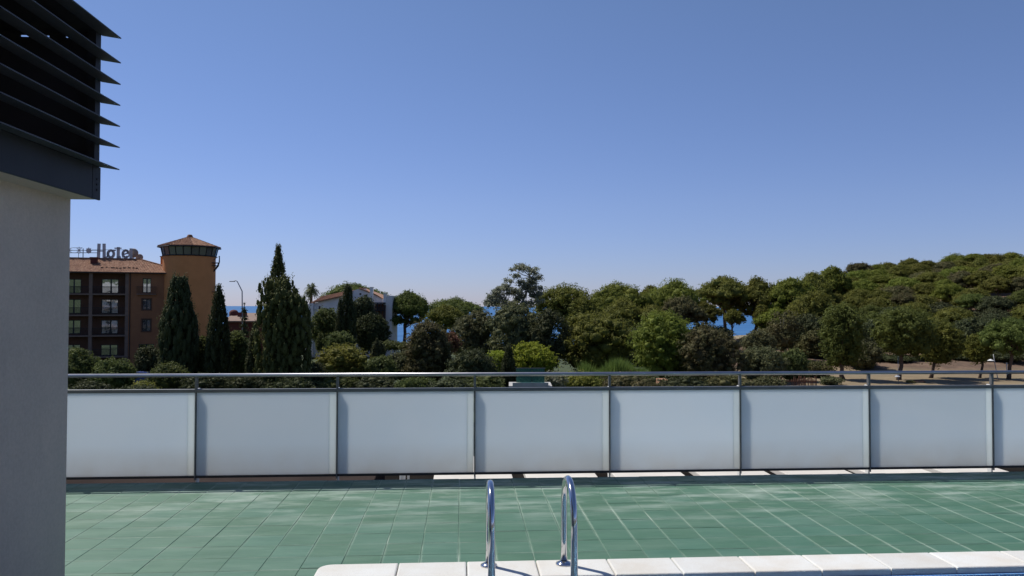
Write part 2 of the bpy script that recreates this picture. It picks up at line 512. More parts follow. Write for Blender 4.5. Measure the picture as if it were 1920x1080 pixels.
def mat_water(name, col, rough, bs, bdist, trans=0.0, sc=1.0):
    m, nt, b, out = newmat(name)
    b.inputs['Base Color'].default_value = (*col, 1)
    b.inputs['Roughness'].default_value = rough
    b.inputs['IOR'].default_value = 1.33
    b.inputs['Transmission Weight'].default_value = trans
    vec = coords(nt, 'World', (1, 1, 1))
    bump(nt, noise(nt, vec, sc, 4), b, bs, bdist)
    return m
M['pool_water'] = mat_water('pool_water', (0.6, 0.85, 0.95), 0.03, 0.3, 0.02, 0.9, 5)
def mat_sea():
    m, nt, b, out = newmat('sea_water')
    vec = coords(nt, 'World', (0.010, 0.045, 1))
    c = ramp(nt, noise(nt, vec, 1.0, 5, 0.6), [(0.35, (0.030, 0.11, 0.26)), (0.60, (0.042, 0.14, 0.31)), (0.74, (0.09, 0.21, 0.38))])
    nt.links.new(c, b.inputs['Base Color'])
    b.inputs['Roughness'].default_value = 0.55
    b.inputs['IOR'].default_value = 1.33
    b.inputs['Specular IOR Level'].default_value = 0.25
    bump(nt, noise(nt, coords(nt, 'World', (0.3, 0.3, 1)), 1.0, 4), b, 0.6, 0.3)
    return m
M['sea'] = mat_sea()
def mat_ground():
    m, nt, b, out = newmat('garden_and_sandy_soil')
    vec = coords(nt, 'World')
    sep = N(nt, 'SeparateXYZ'); nt.links.new(vec, sep.inputs[0])
    green = ramp(nt, noise(nt, vec, 0.35, 6, 0.7), [(0.35, (0.020, 0.032, 0.014)), (0.6, (0.05, 0.075, 0.025)), (0.7, (0.09, 0.07, 0.045))])
    soil = ramp(nt, noise(nt, vec, 0.30, 7, 0.7), [(0.32, (0.06, 0.04, 0.026)), (0.52, (0.13, 0.08, 0.05)), (0.70, (0.20, 0.14, 0.09))])
    sand = ramp(nt, noise(nt, vec, 0.5, 7, 0.7), [(0.35, (0.19, 0.15, 0.085)), (0.65, (0.27, 0.215, 0.125))])
    # soil on the hill side (x > 25), sand on the level ground at its foot
    fx = N(nt, 'MapRange'); fx.inputs[1].default_value = 34; fx.inputs[2].default_value = 46
    nx = math_(nt, 'MULTIPLY_ADD', noise(nt, vec, 0.08, 4), 20, sep.outputs[0])
    nt.links.new(nx, fx.inputs[0])
    fz = N(nt, 'MapRange'); fz.inputs[1].default_value = -8.45; fz.inputs[2].default_value = -7.6
    nz = math_(nt, 'MULTIPLY_ADD', noise(nt, vec, 0.15, 4), 0.6, sep.outputs[2])
    nt.links.new(nz, fz.inputs[0])
    rightc = mixc(nt, fz.outputs[0], sand, soil)
    c = mixc(nt, fx.outputs[0], green, rightc)
    nt.links.new(c, b.inputs['Base Color'])
    b.inputs['Roughness'].default_value = 0.95
    bump(nt, noise(nt, vec, 2.0, 6, 0.7), b, 0.6, 0.15)
    return m
M['ground'] = mat_ground()

F = {}
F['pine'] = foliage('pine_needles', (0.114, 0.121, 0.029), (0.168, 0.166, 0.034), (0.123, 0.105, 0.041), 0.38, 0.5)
F['pine_bright'] = foliage('bright_pine_needles', (0.129, 0.156, 0.028), (0.183, 0.201, 0.037), None, 0.40, 0.5)
F['pine_blue'] = foliage('fresh_pine_needles', (0.087, 0.112, 0.029), (0.131, 0.156, 0.038), None, 0.38, 0.5)
F['cypress'] = foliage('cypress_leaves', (0.043, 0.053, 0.022), (0.073, 0.082, 0.033), None, 0.25, 0.8)
F['cypress_olive'] = foliage('olive_cypress_leaves', (0.069, 0.079, 0.028), (0.112, 0.120, 0.038), None, 0.32, 0.6)
F['olive'] = foliage('grey_olive_leaves', (0.099, 0.107, 0.050), (0.138, 0.138, 0.065), None, 0.3, 0.6)
F['euca'] = foliage('grey_green_leaves', (0.19, 0.205, 0.145), (0.27, 0.275, 0.20), None, 0.5, 0.6)
F['broad'] = foliage('broad_green_leaves', (0.069, 0.090, 0.031), (0.125, 0.142, 0.045), None, 0.35, 0.8)
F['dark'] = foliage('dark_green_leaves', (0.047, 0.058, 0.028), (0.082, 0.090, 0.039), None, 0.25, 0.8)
F['yellow'] = foliage('yellow_green_leaves', (0.189, 0.224, 0.026), (0.275, 0.301, 0.039), None, 0.45, 0.7)
F['yellowolive'] = foliage('yellow_olive_leaves', (0.146, 0.155, 0.034), (0.215, 0.206, 0.047), None, 0.42, 0.7)
F['reed'] = foliage('reed_leaves', (0.112, 0.172, 0.039), (0.155, 0.215, 0.052), None, 0.42, 0.8)
F['red'] = foliage('reddish_leaves', (0.189, 0.073, 0.052), (0.129, 0.077, 0.043), None, 0.3, 0.8)
F['palm'] = foliage('palm_leaves', (0.095, 0.112, 0.043), (0.146, 0.155, 0.060), None, 0.3, 0.8)
F['brownish'] = foliage('brown_green_leaves', (0.092, 0.096, 0.039), (0.133, 0.116, 0.052), None, 0.3, 0.6)
F['flower'] = foliage('pale_flowering_leaves', (0.146, 0.163, 0.077), (0.344, 0.344, 0.241), None, 0.35, 1.6)

# ------------------------------------------------------------------ terrain
def sstep(a, b, x):
    t = np.clip((x - a) / (b - a), 0, 1)
    return t * t * (3 - 2 * t)
GZ = -8.5
HX = [8, 22, 35, 50, 67, 89, 110, 139, 170, 300]
HZ = [-8.5, -8.4, -7.6, -5.3, -5.0, -1.0, 4.6, 8.6, 10.2, 10.5]
def T(x, y):
    x = np.asarray(x, dtype=float); y = np.asarray(y, dtype=float)
    top = np.interp(x, HX, HZ)
    hill = (top - GZ) * sstep(124, 196, y) * (1 - sstep(290, 360, y)) * (1 - sstep(165, 195, y) * (1 - sstep(66, 98, x - 0.3 * np.maximum(y - 168, 0))))
    small = 0.25 * np.sin(x * 0.21 + 1.3) * np.cos(y * 0.17) * sstep(118, 140, y)
    bank = 1.0 * sstep(121, 129, y + 3 * np.sin(x * 0.11)) * sstep(20, 40, x)
    base = GZ - 6.0 * sstep(200, 250, y) * (1 - sstep(40, 90, x)) - 6.5 * sstep(270, 380, y)
    z = base + hill + small + bank * (1 - sstep(200, 260, y))
    z = z + 34 * sstep(-90, -330, y) * 1.0 if False else z + 30 * sstep(90, 300, -y)
    # hidden stretch below our own building stays level
    return z
def Tz(x, y): return float(T(x, y))
def build_ground():
    xs = np.concatenate([np.linspace(-900, -160, 12), np.linspace(-150, 330, 161), np.linspace(345, 900, 10)])
    ys = np.concatenate([np.linspace(-400, 0, 9), np.linspace(20, 420, 135), np.linspace(450, 900, 6)])
    X, Y = np.meshgrid(xs, ys)
    Z = T(X, Y)
    V = np.stack([X.ravel(), Y.ravel(), Z.ravel()], 1)
    nx, ny = len(xs), len(ys)
    i = np.arange(nx - 1)[None, :] + nx * np.arange(ny - 1)[:, None]
    i = i.ravel()
    Fq = np.stack([i, i + 1, i + nx + 1, i + nx], 1)
    o = link_mesh('ground', quad_mesh('ground', V, Fq), M['ground'], None, True)
    tag(o, kind='structure', label='garden ground and sandy soil rising into the hill on the right')
build_ground()
mb = MB(); mb.add([(-60000, -2000, -11.0), (60000, -2000, -11.0), (60000, 60000, -11.0), (-60000, 60000, -11.0)], [(0, 1, 2, 3)])
tag(mb.build('sea', M['sea']), kind='structure', label='blue sea reaching the horizon behind the trees')

# ------------------------------------------------------------------ terrace building and deck
PU0, PU1, PV0, PV1 = -0.91, 7.6, 1.20, 5.088       # pool with its coping, deck frame
CW = 0.305                                        # coping width
FV = 7.665                                        # balustrade line
rotA = ALPHA
bb = empty('terrace_building', (0, 0, 0), rotA)
tag(bb, 'pale concrete building body that carries the green terrace', 'building')
mb = MB()
# body in pieces round the pool basin
mb.box(-9, PU0 + 0.1, -6, 7.625, -11.0, -0.06)
mb.box(PU1 - 0.1, 13, -6, 7.625, -11.0, -0.06)
mb.box(PU0 + 0.1, PU1 - 0.1, PV1 - 0.1, 7.625, -11.0, -0.06)
mb.box(PU0 + 0.1, PU1 - 0.1, -6, PV0 + 0.1, -11.0, -0.06)
mb.box(PU0 + 0.1, PU1 - 0.1, PV0 + 0.1, PV1 - 0.1, -11.0, -1.75)
mb.build('wall', M['concrete'], bb)

deck = MB()
deck.box(-9, 13, PV1 - 0.02, 7.625, -0.06, 0.0)
deck.box(-9, PU0 + 0.02, -6, PV1 - 0.02, -0.06, 0.0)
deck.box(PU1 - 0.02, 13, -6, PV1 - 0.02, -0.06, 0.0)
deck.box(PU0 + 0.02, PU1 - 0.02, -6, PV0 + 0.02, -0.06, 0.0)
dk = deck.build('terrace_floor', M['grout'])
dk.rotation_euler = (0, 0, rotA)
tag(dk, kind='structure', label='terrace floor of green tiles with whitish joints')
TW = 0.2555
def tile_mesh(w, l, name='tile'):
    b = 0.003; h = 0.0028
    x, y = w / 2, l / 2
    m_ = MB()
    m_.add([(-x, -y, 0), (x, -y, 0), (x, y, 0), (-x, y, 0), (-x + b, -y + b, h), (x - b, -y + b, h), (x - b, y - b, h), (-x + b, y - b, h)],
           [(4, 5, 6, 7), (0, 1, 5, 4), (1, 2, 6, 5), (2, 3, 7, 6), (3, 0, 4, 7)])
    return m_
rnd = random.Random(5)
tiles = []
GX, GY = 0.006, 0.003
u0 = -0.013
for i in range(-36, 52):
    for j in range(-24, 31):
        off = 0.0
        u = u0 + i * TW + TW / 2
        v = 7.62 - j * TW - TW / 2 if j >= 0 else None
        if v is None: continue
        if u - TW / 2 < -9 or u + TW / 2 > 13: continue
        v += off
        # skip what the pool takes
        if u + TW / 2 > PU0 + 0.0 and u - TW / 2 < PU1 and v + TW / 2 > PV0 and v - TW / 2 < PV1:
            # clip tiles along the back edge of the coping
            vb = v - TW / 2
            if v + TW / 2 > PV1 + 0.03:
                tiles.append((u, (v + TW / 2 + PV1 + 0.003) / 2, TW - GX, v + TW / 2 - PV1 - 0.003 - GY))
            elif u - TW / 2 < PU0 - 0.03:
                tiles.append(((u - TW / 2 + PU0 - 0.003) / 2, v, PU0 - 0.003 - u + TW / 2 - GX, TW - GY))
            continue
        tiles.append((u, v, TW - GX, TW - GY))
def seen(t):
    p = DF(t[0], t[1], 0)
    if p.y < 4.4: return 0
    px = 960 + FPX * p.x / p.y
    if px < 100 or px > 1960: return 0
    return t[2] * t[3] / p.y ** 3
tiles.sort(key=seen, reverse=True)
cache = {}
rest = MB()
for k, (u, v, tw, tl) in enumerate(tiles):
    dz = rnd.uniform(-0.0012, 0.0012)
    if k < 300:
        key = (round(tw, 3), round(tl, 3))
        if key not in cache:
            cache[key] = tile_mesh(tw, tl).mesh('tile'); cache[key].materials.append(M['tile'])
        o = bpy.data.objects.new('tile', cache[key]); C.objects.link(o)
        o.parent = dk
        o.location = (u + rnd.uniform(-0.0012, 0.0012), v + rnd.uniform(-0.001, 0.001), 0.0005 + dz)
        o.rotation_euler = (rnd.uniform(-.002, .002), rnd.uniform(-.002, .002), rnd.uniform(-.004, .004))
    else:
        t_ = tile_mesh(tw, tl)
        rest.add([(a + u, b + v, c + 0.0005 + dz) for a, b, c in t_.v], t_.f)
o = rest.build('tile_field', M['tile'], dk); o['kind'] = 'stuff'

# ledge with the white slabs just beyond the terrace edge
lg = MB(); lg.box(-16, 18, 7.626, 22, -4.2, -1.6)
lo_ = lg.build('ledge', M['recess']); lo_.rotation_euler = (0, 0, rotA)
tag(lo_, kind='structure', label='dark sheet added below the terrace edge, standing for shade between the slabs')
slab_starts = [814, 985, 1150, 1312, 1476, 1634, 1783]
slab_ends = [960, 1118, 1283, 1446, 1605, 1760, 1912]
for k, (a, b) in enumerate(zip(slab_starts, slab_ends)):
    zc = 8.2
    ua = UV(PZ(a, 890, -0.10)); ub = UV(PZ(b, 890, -0.10))
    m_ = MB(); m_.bbox(ua[0], ub[0] , 7.70, 9.3, -0.165, -0.10, 0.008)
    s_ = m_.build('concrete_slab', M['whiteslab'])
    s_.rotation_euler = (0, 0, rotA)
    where = ['leftmost, left of the left steel ladder rail', 'between the two steel ladder rails', 'just right of the right ladder rail',
             'fourth from the left end of the row', 'fifth from the left end of the row', 'sixth from the left end of the row', 'rightmost, at the right edge of the photo'][k]
    tag(s_, 'white concrete slab seen under the balustrade, ' + where, 'slab', 'white slabs beyond the balustrade')
m_ = MB(); m_.bbox(-8.9, UV(PZ(705, 890, -0.1))[0], 7.70, 9.3, -0.5, -0.12, 0.01)
s_ = m_.build('low_wall', M['terracotta']); s_.rotation_euler = (0, 0, rotA)
tag(s_, 'low reddish brown wall top seen under the left end of the balustrade', 'wall')
m_ = MB()
pa = UV(PZ(757, 892, -0.1))[0]
m_.tube([(pa, 8.1, -0.6), (pa, 8.1, 0.0)], 0.03, 10); m_.tube([(pa + 0.06, 8.1, -0.6), (pa + 0.06, 8.1, 0.0)], 0.012, 8)
s_ = m_.build('vent_pipe', M['whitepaint']); s_.rotation_euler = (0, 0, rotA)
tag(s_, 'pale pipe stubs seen under the balustrade between brown wall and white slabs', 'pipe')

# ------------------------------------------------------------------ pool
pool = empty('swimming_pool', (0, 0, 0), rotA)
tag(pool, 'swimming pool with a white coping and blue mosaic sides', 'pool')
IU0, IU1, IV0, IV1 = PU0 + CW, PU1 - CW, PV0 + CW, PV1 - CW
m_ = MB()
m_.box(IU0 + .03, IU1 - .03, IV1 - .03, IV1 + 0.08, -1.6, -0.0135)
m_.box(IU0 + .03, IU1 - .03, IV0 - 0.08, IV0 + .03, -1.6, -0.0135)
m_.box(IU0 - 0.08, IU0 + .03, IV0 - .08, IV1 + .08, -1.6, -0.0145)
m_.box(IU1 - .03, IU1 + 0.08, IV0 - .08, IV1 + .08, -1.6, -0.0145)
m_.box(IU0 - 0.08, IU1 + 0.08, IV0 - .08, IV1 + .08, -1.7, -1.6)
m_.build('basin', M['mosaic'], pool)
m_ = MB(); m_.box(IU0 + .031, IU1 - .031, IV0 + .031, IV1 - .031, -1.59, -0.085)
m_.build('water', M['pool_water'], pool)
def coping_piece(u0_, u1_, v0_, v1_, r_=0.018, corner=False):
    m_ = MB()
    bm = bmesh.new()
    g = 0.0025
    if corner:
        rr = 0.09
        pts = []
        for k in range(7):
            a = PI / 2 + (PI / 2) * k / 6
            pts.append((u0_ + rr + rr * math.cos(a), v1_ - rr + rr * math.sin(a)))
        pts += [(u0_, v0_), (u1_, v0_), (u1_, v1_)]
        pts = pts
    else:
        pts = [(u0_ + g, v1_), (u0_ + g, v0_), (u1_ - g, v0_), (u1_ - g, v1_)]
    zt, zb = 0.028, -0.012
    bot = [bm.verts.new((x, y, zb)) for x, y in pts]
    f = bm.faces.new(bot)
    ex = bmesh.ops.extrude_face_region(bm, geom=[f])
    for e in ex['geom']:
        if isinstance(e, bmesh.types.BMVert): e.co.z = zt
    bmesh.ops.bevel(bm, geom=[e for e in bm.edges if all(v.co.z > zt - 1e-4 for v in e.verts)], offset=0.012, segments=3, affect='EDGES', profile=0.5)
    bmesh.ops.recalc_face_normals(bm, faces=bm.faces)
    me = bpy.data.meshes.new('coping_stone')
    bm.to_mesh(me); bm.free()
    return link_mesh('coping_stone', me, M['coping'], pool)
joint_px = [749, 875, 1003, 1135, 1254, 1380, 1498, 1620, 1736, 1869]
ju = []
for x in joint_px:
    y = 1052 - (x - 640) * (22.5 / 1280)
    ju.append(UV(PZ(x, y, 0.028))[0])
while ju[-1] < PU1 - 0.5: ju.append(ju[-1] + 0.45)
edges = [PU0] + ju + [PU1]
coping_piece(PU0, ju[0] - 0.0025, PV1 - CW, PV1, corner=True)
for a, b in zip(edges[1:-1], edges[2:]):
    coping_piece(a, b, PV1 - CW, PV1)
vv = PV1 - CW
while vv > PV0 + 0.2:
    v2 = max(vv - 0.45, PV0)
    coping_piece(PU0, PU0 + CW, v2 + .0025, vv - .0025)
    coping_piece(PU1 - CW, PU1, v2 + .0025, vv - .0025)
    vv = v2
uu = PU0 + CW
while uu < PU1 - CW - 0.1:
    u2 = min(uu + 0.45, PU1 - CW)
    coping_piece(uu, u2, PV0, PV0 + CW)
    uu = u2

# pool ladder
ladder = empty('pool_ladder', (0, 0, 0), rotA)
tag(ladder, 'polished steel pool ladder with two arched handrails standing on the white coping', 'ladder')
f1 = UV(PZ(916.5, 1060, 0.03)); f2 = UV(PZ(1057.5, 1057, 0.03))
LV = (f1[1] + f2[1]) / 2
for (lu, top) in ((f1[0], 0.625), (f2[0], 0.645)):
    rr = 0.225
    pts = [(lu, LV, 0.02), (lu, LV, 0.20)]
    zc = top - 0.021 - rr
    for k in range(17):
        a = PI * k / 16
        pts.append((lu, LV - rr + rr * math.cos(a), zc + rr * math.sin(a)))
    pts += [(lu, LV - 2 * rr, 0.1), (lu, LV - 2 * rr, -0.5), (lu, LV - 2 * rr, -1.2), (lu, LV - 2 * rr + 0.06, -1.25), (lu, IV1 - .04, -1.26)]
    m_ = MB(); m_.tube(pts, 0.0213, 20)
    h = m_.build('handrail', M['steel'], ladder, True)
    m_ = MB(); m_.lathe([(0.0215, 0.028), (0.055, 0.029), (0.052, 0.036), (0.032, 0.046), (0.0218, 0.05)], 28, (lu, LV))
    m_.build('flange', M['steel'], h, True)
for z in (-0.35, -0.62, -0.9):
    m_ = MB(); m_.bbox(f1[0], f2[0], LV - 0.49, LV - 0.41, z - 0.015, z + 0.015, 0.006)
    m_.build('step', M['steel'], ladder)

# ------------------------------------------------------------------ balustrade
bal = empty('glass_balustrade', (0, 0, 0), rotA)
tag(bal, 'long balustrade of frosted glass panels under a steel handrail along the terrace edge', 'balustrade')
posts = []
for x in (367, 632, 890, 1143, 1388, 1630, 1861):
    # on the balustrade plane v = FV
    r_ = ray(x, 800); k = FV / (-r_.x * SA + r_.y * CA)
    posts.append((Vector((r_.x * k, r_.y * k, 0)).x * CA + r_.y * k * SA))
print('post u', [round(p, 3) for p in posts], [round(b - a, 3) for a, b in zip(posts, posts[1:])])
sp = (posts[-1] - posts[0]) / 6
posts = [posts[0] - 2 * sp, posts[0] - sp] + posts + [posts[-1] + sp, posts[-1] + 2 * sp]
m_ = MB(); m_.tube([(posts[0] - .3, FV, 1.024), (posts[-1] + .3, FV, 1.024)], 0.0185, 16)
m_.build('handrail', M['rail_steel'], bal, True)
PW = 0.020
for a, b in zip(posts, posts[1:]):
    a1, b1 = a + 0.006, b - 0.006
    m_ = MB(); m_.bbox(a1, b1, FV - 0.018, FV + 0.018, 0.858, 0.892, 0.004)
    m_.build('top_rail', M['alu'], bal)
    m_ = MB(); m_.bbox(a1, b1, FV - 0.016, FV + 0.016, 0.034, 0.056, 0.004)
    m_.build('bottom_rail', M['darkrail'], bal)
    m_ = MB(); m_.box(a1 + .004, b1 - .0685, FV - 0.006, FV + 0.006, 0, 0.80)
    gp = m_.build('glass_panel', M['frosted'], bal, loc=(0, 0, 0.057))
    m_ = MB(); m_.box(b1 - .068, b1 - .004, FV - 0.006, FV + 0.006, 0, 0.80)  # paler strip painted for the light a post throws on the glass
    m_.build('painted_bounce_strip', M['bounceglass'], gp)
for p in posts:
    m_ = MB(); m_.bbox(p - 0.0055, p + 0.0055, FV - 0.018, FV + 0.016, 0.012, 0.895, 0.002)
    m_.bbox(p - 0.010, p + 0.012, FV - 0.012, FV + 0.03, 0.896, 1.008, 0.003)
    m_.bbox(p - 0.03, p + 0.05, FV + 0.012, FV + 0.09, -0.26, -0.05, 0.003)
    po = m_.build('post', M['post'], bal)
    m_ = MB(); m_.bbox(p - 0.004, p + 0.012, FV + 0.02, FV + 0.085, -0.25, 0.894, 0.003)
    m_.build('stiffener', M['lightalu'], po)

# ------------------------------------------------------------------ white building with louvres at the left
lb = empty('louvred_building', (0, 0, 0), rotA)
tag(lb, 'white stucco building corner with dark metal louvres along its roof edge', 'building')
WU, WV = -2.188, 4.453
FU, NU = -2.03, -1.927
zF0, zF1 = 2.293, 2.467
m_ = MB()
m_.bbox(-6.5, WU, -5.0, WV, 0.0, zF0 + 0.02, 0.007)
m_.build('wall', M['stucco'], lb)
m_ = MB()
m_.box(WU - 0.001, FU - 0.012, -5.0, WV - 0.004, zF0 + 0.003, zF0 + 0.03)
m_.build('soffit', M['stucco'], lb)
m_ = MB(); m_.bbox(FU - 0.012, FU, -5.0, WV - 0.095, zF0, zF1 + 0.01, 0.002)
m_.bbox(FU - 0.012, FU + 0.001, WV - 0.092, WV, zF0 - 0.001, zF1 + 0.01, 0.002)
m_.box(-3.2, FU - 0.012, WV - 0.012, WV, zF0 + 0.0305, zF1)
fa = m_.build('fascia', M['louvre'], lb)
for z in (2.345, 2.375, 2.405):
    b_ = MB(); b_.tube([(FU, WV - 0.045, z), (FU + 0.006, WV - 0.045, z)], 0.006, 8)
    b_.build('bolt', M['iron'], fa)
blades = [1.7 + (573 - y) * 0.002986 for y in (316, 274, 234, 194, 154, 113, 66)]
for z in blades:
    m_ = MB()
    o_, i_ = NU, -2.032
    ti = 0.012
    t0 = 0.006
    v0_, v1_ = -5.0, WV
    m_.hexa([(i_, v0_, z + ti), (o_, v0_, z - 0.003), (o_, v1_, z - 0.003), (i_, v1_, z + ti),
             (i_, v0_, z + ti + t0), (o_, v0_, z - 0.003 + t0), (o_, v1_, z - 0.003 + t0), (i_, v1_, z + ti + t0)])
    m_.build('louvre_blade', M['blade'], lb)
for v in (WV - 0.012, WV - 1.2, WV - 2.4, WV - 3.6, WV - 4.8, WV - 6.0):
    m_ = MB(); m_.box(FU - 0.045, FU - 0.002, v - 0.06, v, zF1 + 0.011, blades[-1] + 0.019)
    m_.build('louvre_post', M['louvre'], lb)
m_ = MB()
zs = blades[-1]
m_.box(-3.2, FU - 0.05, WV - 0.02, WV - 0.004, zF1 + 0.001, zs - 0.010)                 # end wall below the slit
m_.box(-3.2, FU - 0.05, WV - 0.02, WV - 0.004, zs + 0.004, zs + 0.07)
for a, b in ((-3.2, -2.47), (-2.31, -2.225), (-2.135, FU - .05)):
    m_.box(a, b, WV - 0.02, WV - 0.004, zs - 0.0105, zs + 0.0045)
m_.box(-3.22, -3.20, -5, WV - 0.004, zF1, zs + 0.07)
m_.box(-3.22, FU - 0.08, -5, WV - 0.004, zs + 0.0705, zs + 0.085)
m_.box(-3.19, FU - 0.003, -5, WV - 0.021, zs + 0.02, zs + 0.035)
m_.box(-3.2, FU - 0.05, -5, WV - .03, zF0 + 0.04, zF0 + 0.06)
m_.build('louvre_housing', M['louvre'], lb)

# ------------------------------------------------------------------ vegetation generators
def cube_sphere(n=2):
    V = []; Fq = []; idx = {}
    def vid(p):
        k = tuple(round(c, 5) for c in p)
        if k not in idx:
            idx[k] = len(V); q = np.array(p, float); V.append(q / np.linalg.norm(q))
        return idx[k]
    g = np.linspace(-1, 1, n + 1)
    for ax in range(3):
        for s in (-1, 1):
            for a in range(n):
                for b in range(n):
                    q = []
                    for (i, j) in ((a, b), (a + 1, b), (a + 1, b + 1), (a, b + 1)):
                        p = [0, 0, 0]; p[ax] = s; p[(ax + 1) % 3] = g[i]; p[(ax + 2) % 3] = g[j]
                        q.append(vid(p))
                    if s < 0: q = q[::-1]
                    Fq.append(q)
    return np.array(V), np.array(Fq)
CSV, CSF = cube_sphere(3)

def leaf_cloud(rng, lobes, n, size, aspect=0.5, mode='free', core=0.48, spread=(0.5, 1.28), down=0.35, outw=0.75):
    """leaf-sized faces over clumps (lobes: cx,cy,cz,rx,ry,rz), with a closed inner body in each clump"""
    L = np.asarray(lobes, float)
    wgt = (L[:, 3] * L[:, 4] + L[:, 3] * L[:, 5]); wgt /= wgt.sum()
    tw = 6; m = n // tw; n = m * tw            # leaves sit in twigs of six
    idx = rng.choice(len(L), m, p=wgt)
    d = rng.normal(size=(m, 3)); d /= np.linalg.norm(d, axis=1)[:, None]
    flip = (d[:, 2] < 0) & (rng.random(m) > down)
    d[flip, 2] *= -1
    k = rng.uniform(spread[0], spread[1], m)[:, None]
    k[rng.random(m) < 0.05] *= 1.25             # stray sprigs
    pos = L[idx, :3] + d * L[idx, 3:6] * k
    idx = np.repeat(idx, tw); d = np.repeat(d, tw, 0); pos = np.repeat(pos, tw, 0)
    pos = pos + rng.normal(size=(n, 3)) * size * (np.array([.6, .6, 1.5]) if mode == 'vert' else np.array([1.0, 1.0, .7]))
    nr = d * outw + rng.normal(size=(n, 3)) * 0.55
    nr /= np.linalg.norm(nr, axis=1)[:, None]
    if mode == 'vert': ref = np.tile([0.0, 0.0, 1.0], (n, 1)) + rng.normal(size=(n, 3)) * 0.25
    elif mode == 'out': ref = d + np.array([0, 0, 0.5]) + rng.normal(size=(n, 3)) * 0.3; 
    else: ref = rng.normal(size=(n, 3))
    if mode == 'out': nr = np.cross(ref, rng.normal(size=(n, 3))); nr /= (np.linalg.norm(nr, axis=1)[:, None] + 1e-9)
    t = ref - nr * (ref * nr).sum(1)[:, None]
    t /= (np.linalg.norm(t, axis=1)[:, None] + 1e-9)
    b = np.cross(nr, t)
    s = size * rng.uniform(0.6, 1.3, n)[:, None]
    V = np.stack([pos - t * s, pos + b * s * aspect, pos + t * s, pos - b * s * aspect], 1).reshape(-1, 3)
    Fq = np.arange(4 * n).reshape(-1, 4)
    if core > 0:
        m = len(L)
        jit = 1 + rng.uniform(-0.12, 0.12, (m, len(CSV), 1))
        CV = L[:, None, :3] + CSV[None] * L[:, None, 3:6] * core * jit
        CF = (CSF[None] + (len(CSV) * np.arange(m))[:, None, None]).reshape(-1, 4) + len(V)
        V = np.concatenate([V, CV.reshape(-1, 3)]); Fq = np.concatenate([Fq, CF])
    return V, Fq

def lobes_dome(rng, R_, H, n, flat=0.35, lr=0.26, zb=0.0):
    """clumps over a dome of radius R_ and height H: a closed cap above, looser clumps hanging below its rim"""
    out = []
    ph = rng.uniform(0, 2 * PI, 3); am = rng.uniform(.05, .16, 3)
    for i in range(n):
        t = (i + 0.5) / n                      # 0 centre top .. 1 rim
        a = i * 2.39996 + rng.uniform(-.35, .35)
        f = 1 + sum(am[k] * math.sin((k + 1) * a + ph[k]) for k in range(3))
        rr = math.sqrt(t) * rng.uniform(0.92, 1.05)
        q = R_ * lr * (rng.uniform(1.0, 1.45) if rng.random() < .45 else rng.uniform(.6, 1.0))
        r = max(0, R_ * f * rr - q * .7)
        z = H * (1 - lr) * math.sqrt(max(0.0, 1 - min(1, rr) ** 2 * 0.9)) * (0.9 + .1 * f) - rng.uniform(0, 0.10) * H
        out.append((r * math.cos(a), r * math.sin(a), z + zb, q, q, q * rng.uniform(0.68, 0.95)))
    for i in range(int(n * .55)):
        a = rng.uniform(0, 2 * PI); r = R_ * rng.uniform(0.15, 0.85)
        q = R_ * lr * rng.uniform(0.55, 1.05)
        out.append((r * math.cos(a), r * math.sin(a), zb + H * rng.uniform(0.0, 0.5), q, q, q * 0.75))
    return out
def lobes_ball(rng, R_, H, n, lr=0.24, low=0.0, pointed=0.0):
    """clumps over an uneven egg of radius R_ and height H standing on z = 0"""
    out = []
    bd = rng.normal(size=(7, 3)); bd[:, 2] = np.abs(bd[:, 2]) * .8; bd /= np.linalg.norm(bd, axis=1)[:, None]
    ba = rng.uniform(.10, .34, 7)
    for i in range(n):
        t = (i + 0.5) / n
        cz = 1 - 2 * t * 0.97
        a = i * 2.39996 + rng.uniform(-0.5, 0.5)
        rr = math.sqrt(max(0, 1 - cz * cz)) * rng.uniform(0.82, 1.05)
        v_ = np.array([rr * math.cos(a), rr * math.sin(a), cz]); v_ /= np.linalg.norm(v_) + 1e-9
        f_ = 0.80 + float(np.max(ba * np.clip((bd @ v_ - .55) / .45, 0, 1)))
        rr *= f_
        z = H / 2 + cz * H / 2 * 0.84 * f_
        if pointed: rr *= max(0.15, 1 - pointed * (z / H))
        q = R_ * lr * rng.uniform(0.7, 1.3)
        out.append((R_ * (1 - lr * 0.8) * rr * math.cos(a), R_ * (1 - lr * 0.8) * rr * math.sin(a), z, q, q, q * rng.uniform(0.7, 1.0)))
    for i in range(max(2, n // 4)):
        out.append((rng.normal() * R_ * .22, rng.normal() * R_ * .22, H * rng.uniform(0.25, 0.72), R_ * .42, R_ * .42, H * .2))
    return out
def lobes_column(rng, R_, H, n, prof, lr=0.33):
    """prof: list of (height fraction, radius fraction)"""
    hs = [p[0] for p in prof]; rs = [p[1] for p in prof]
    out = []
    for i in range(n):
        t = (i + 0.5) / n
        z = H * t
        rad = R_ * np.interp(t, hs, rs)
        a = i * 2.39996 + rng.uniform(-0.4, 0.4)
        q = max(R_ * 0.10, rad * lr * rng.uniform(0.6, 1.2))
        r = max(0, rad - q * 0.75) * rng.uniform(0.85, 1.05)
        out.append((r * math.cos(a), r * math.sin(a), min(z, H - q), q, q, q * rng.uniform(2.4, 4.0)))
    for i in range(10):
        t = i / 10
        rad = R_ * np.interp(t, hs, rs) * 0.62
        out.append((0, 0, H * t + H * 0.04, rad, rad, H * 0.09))
    return out

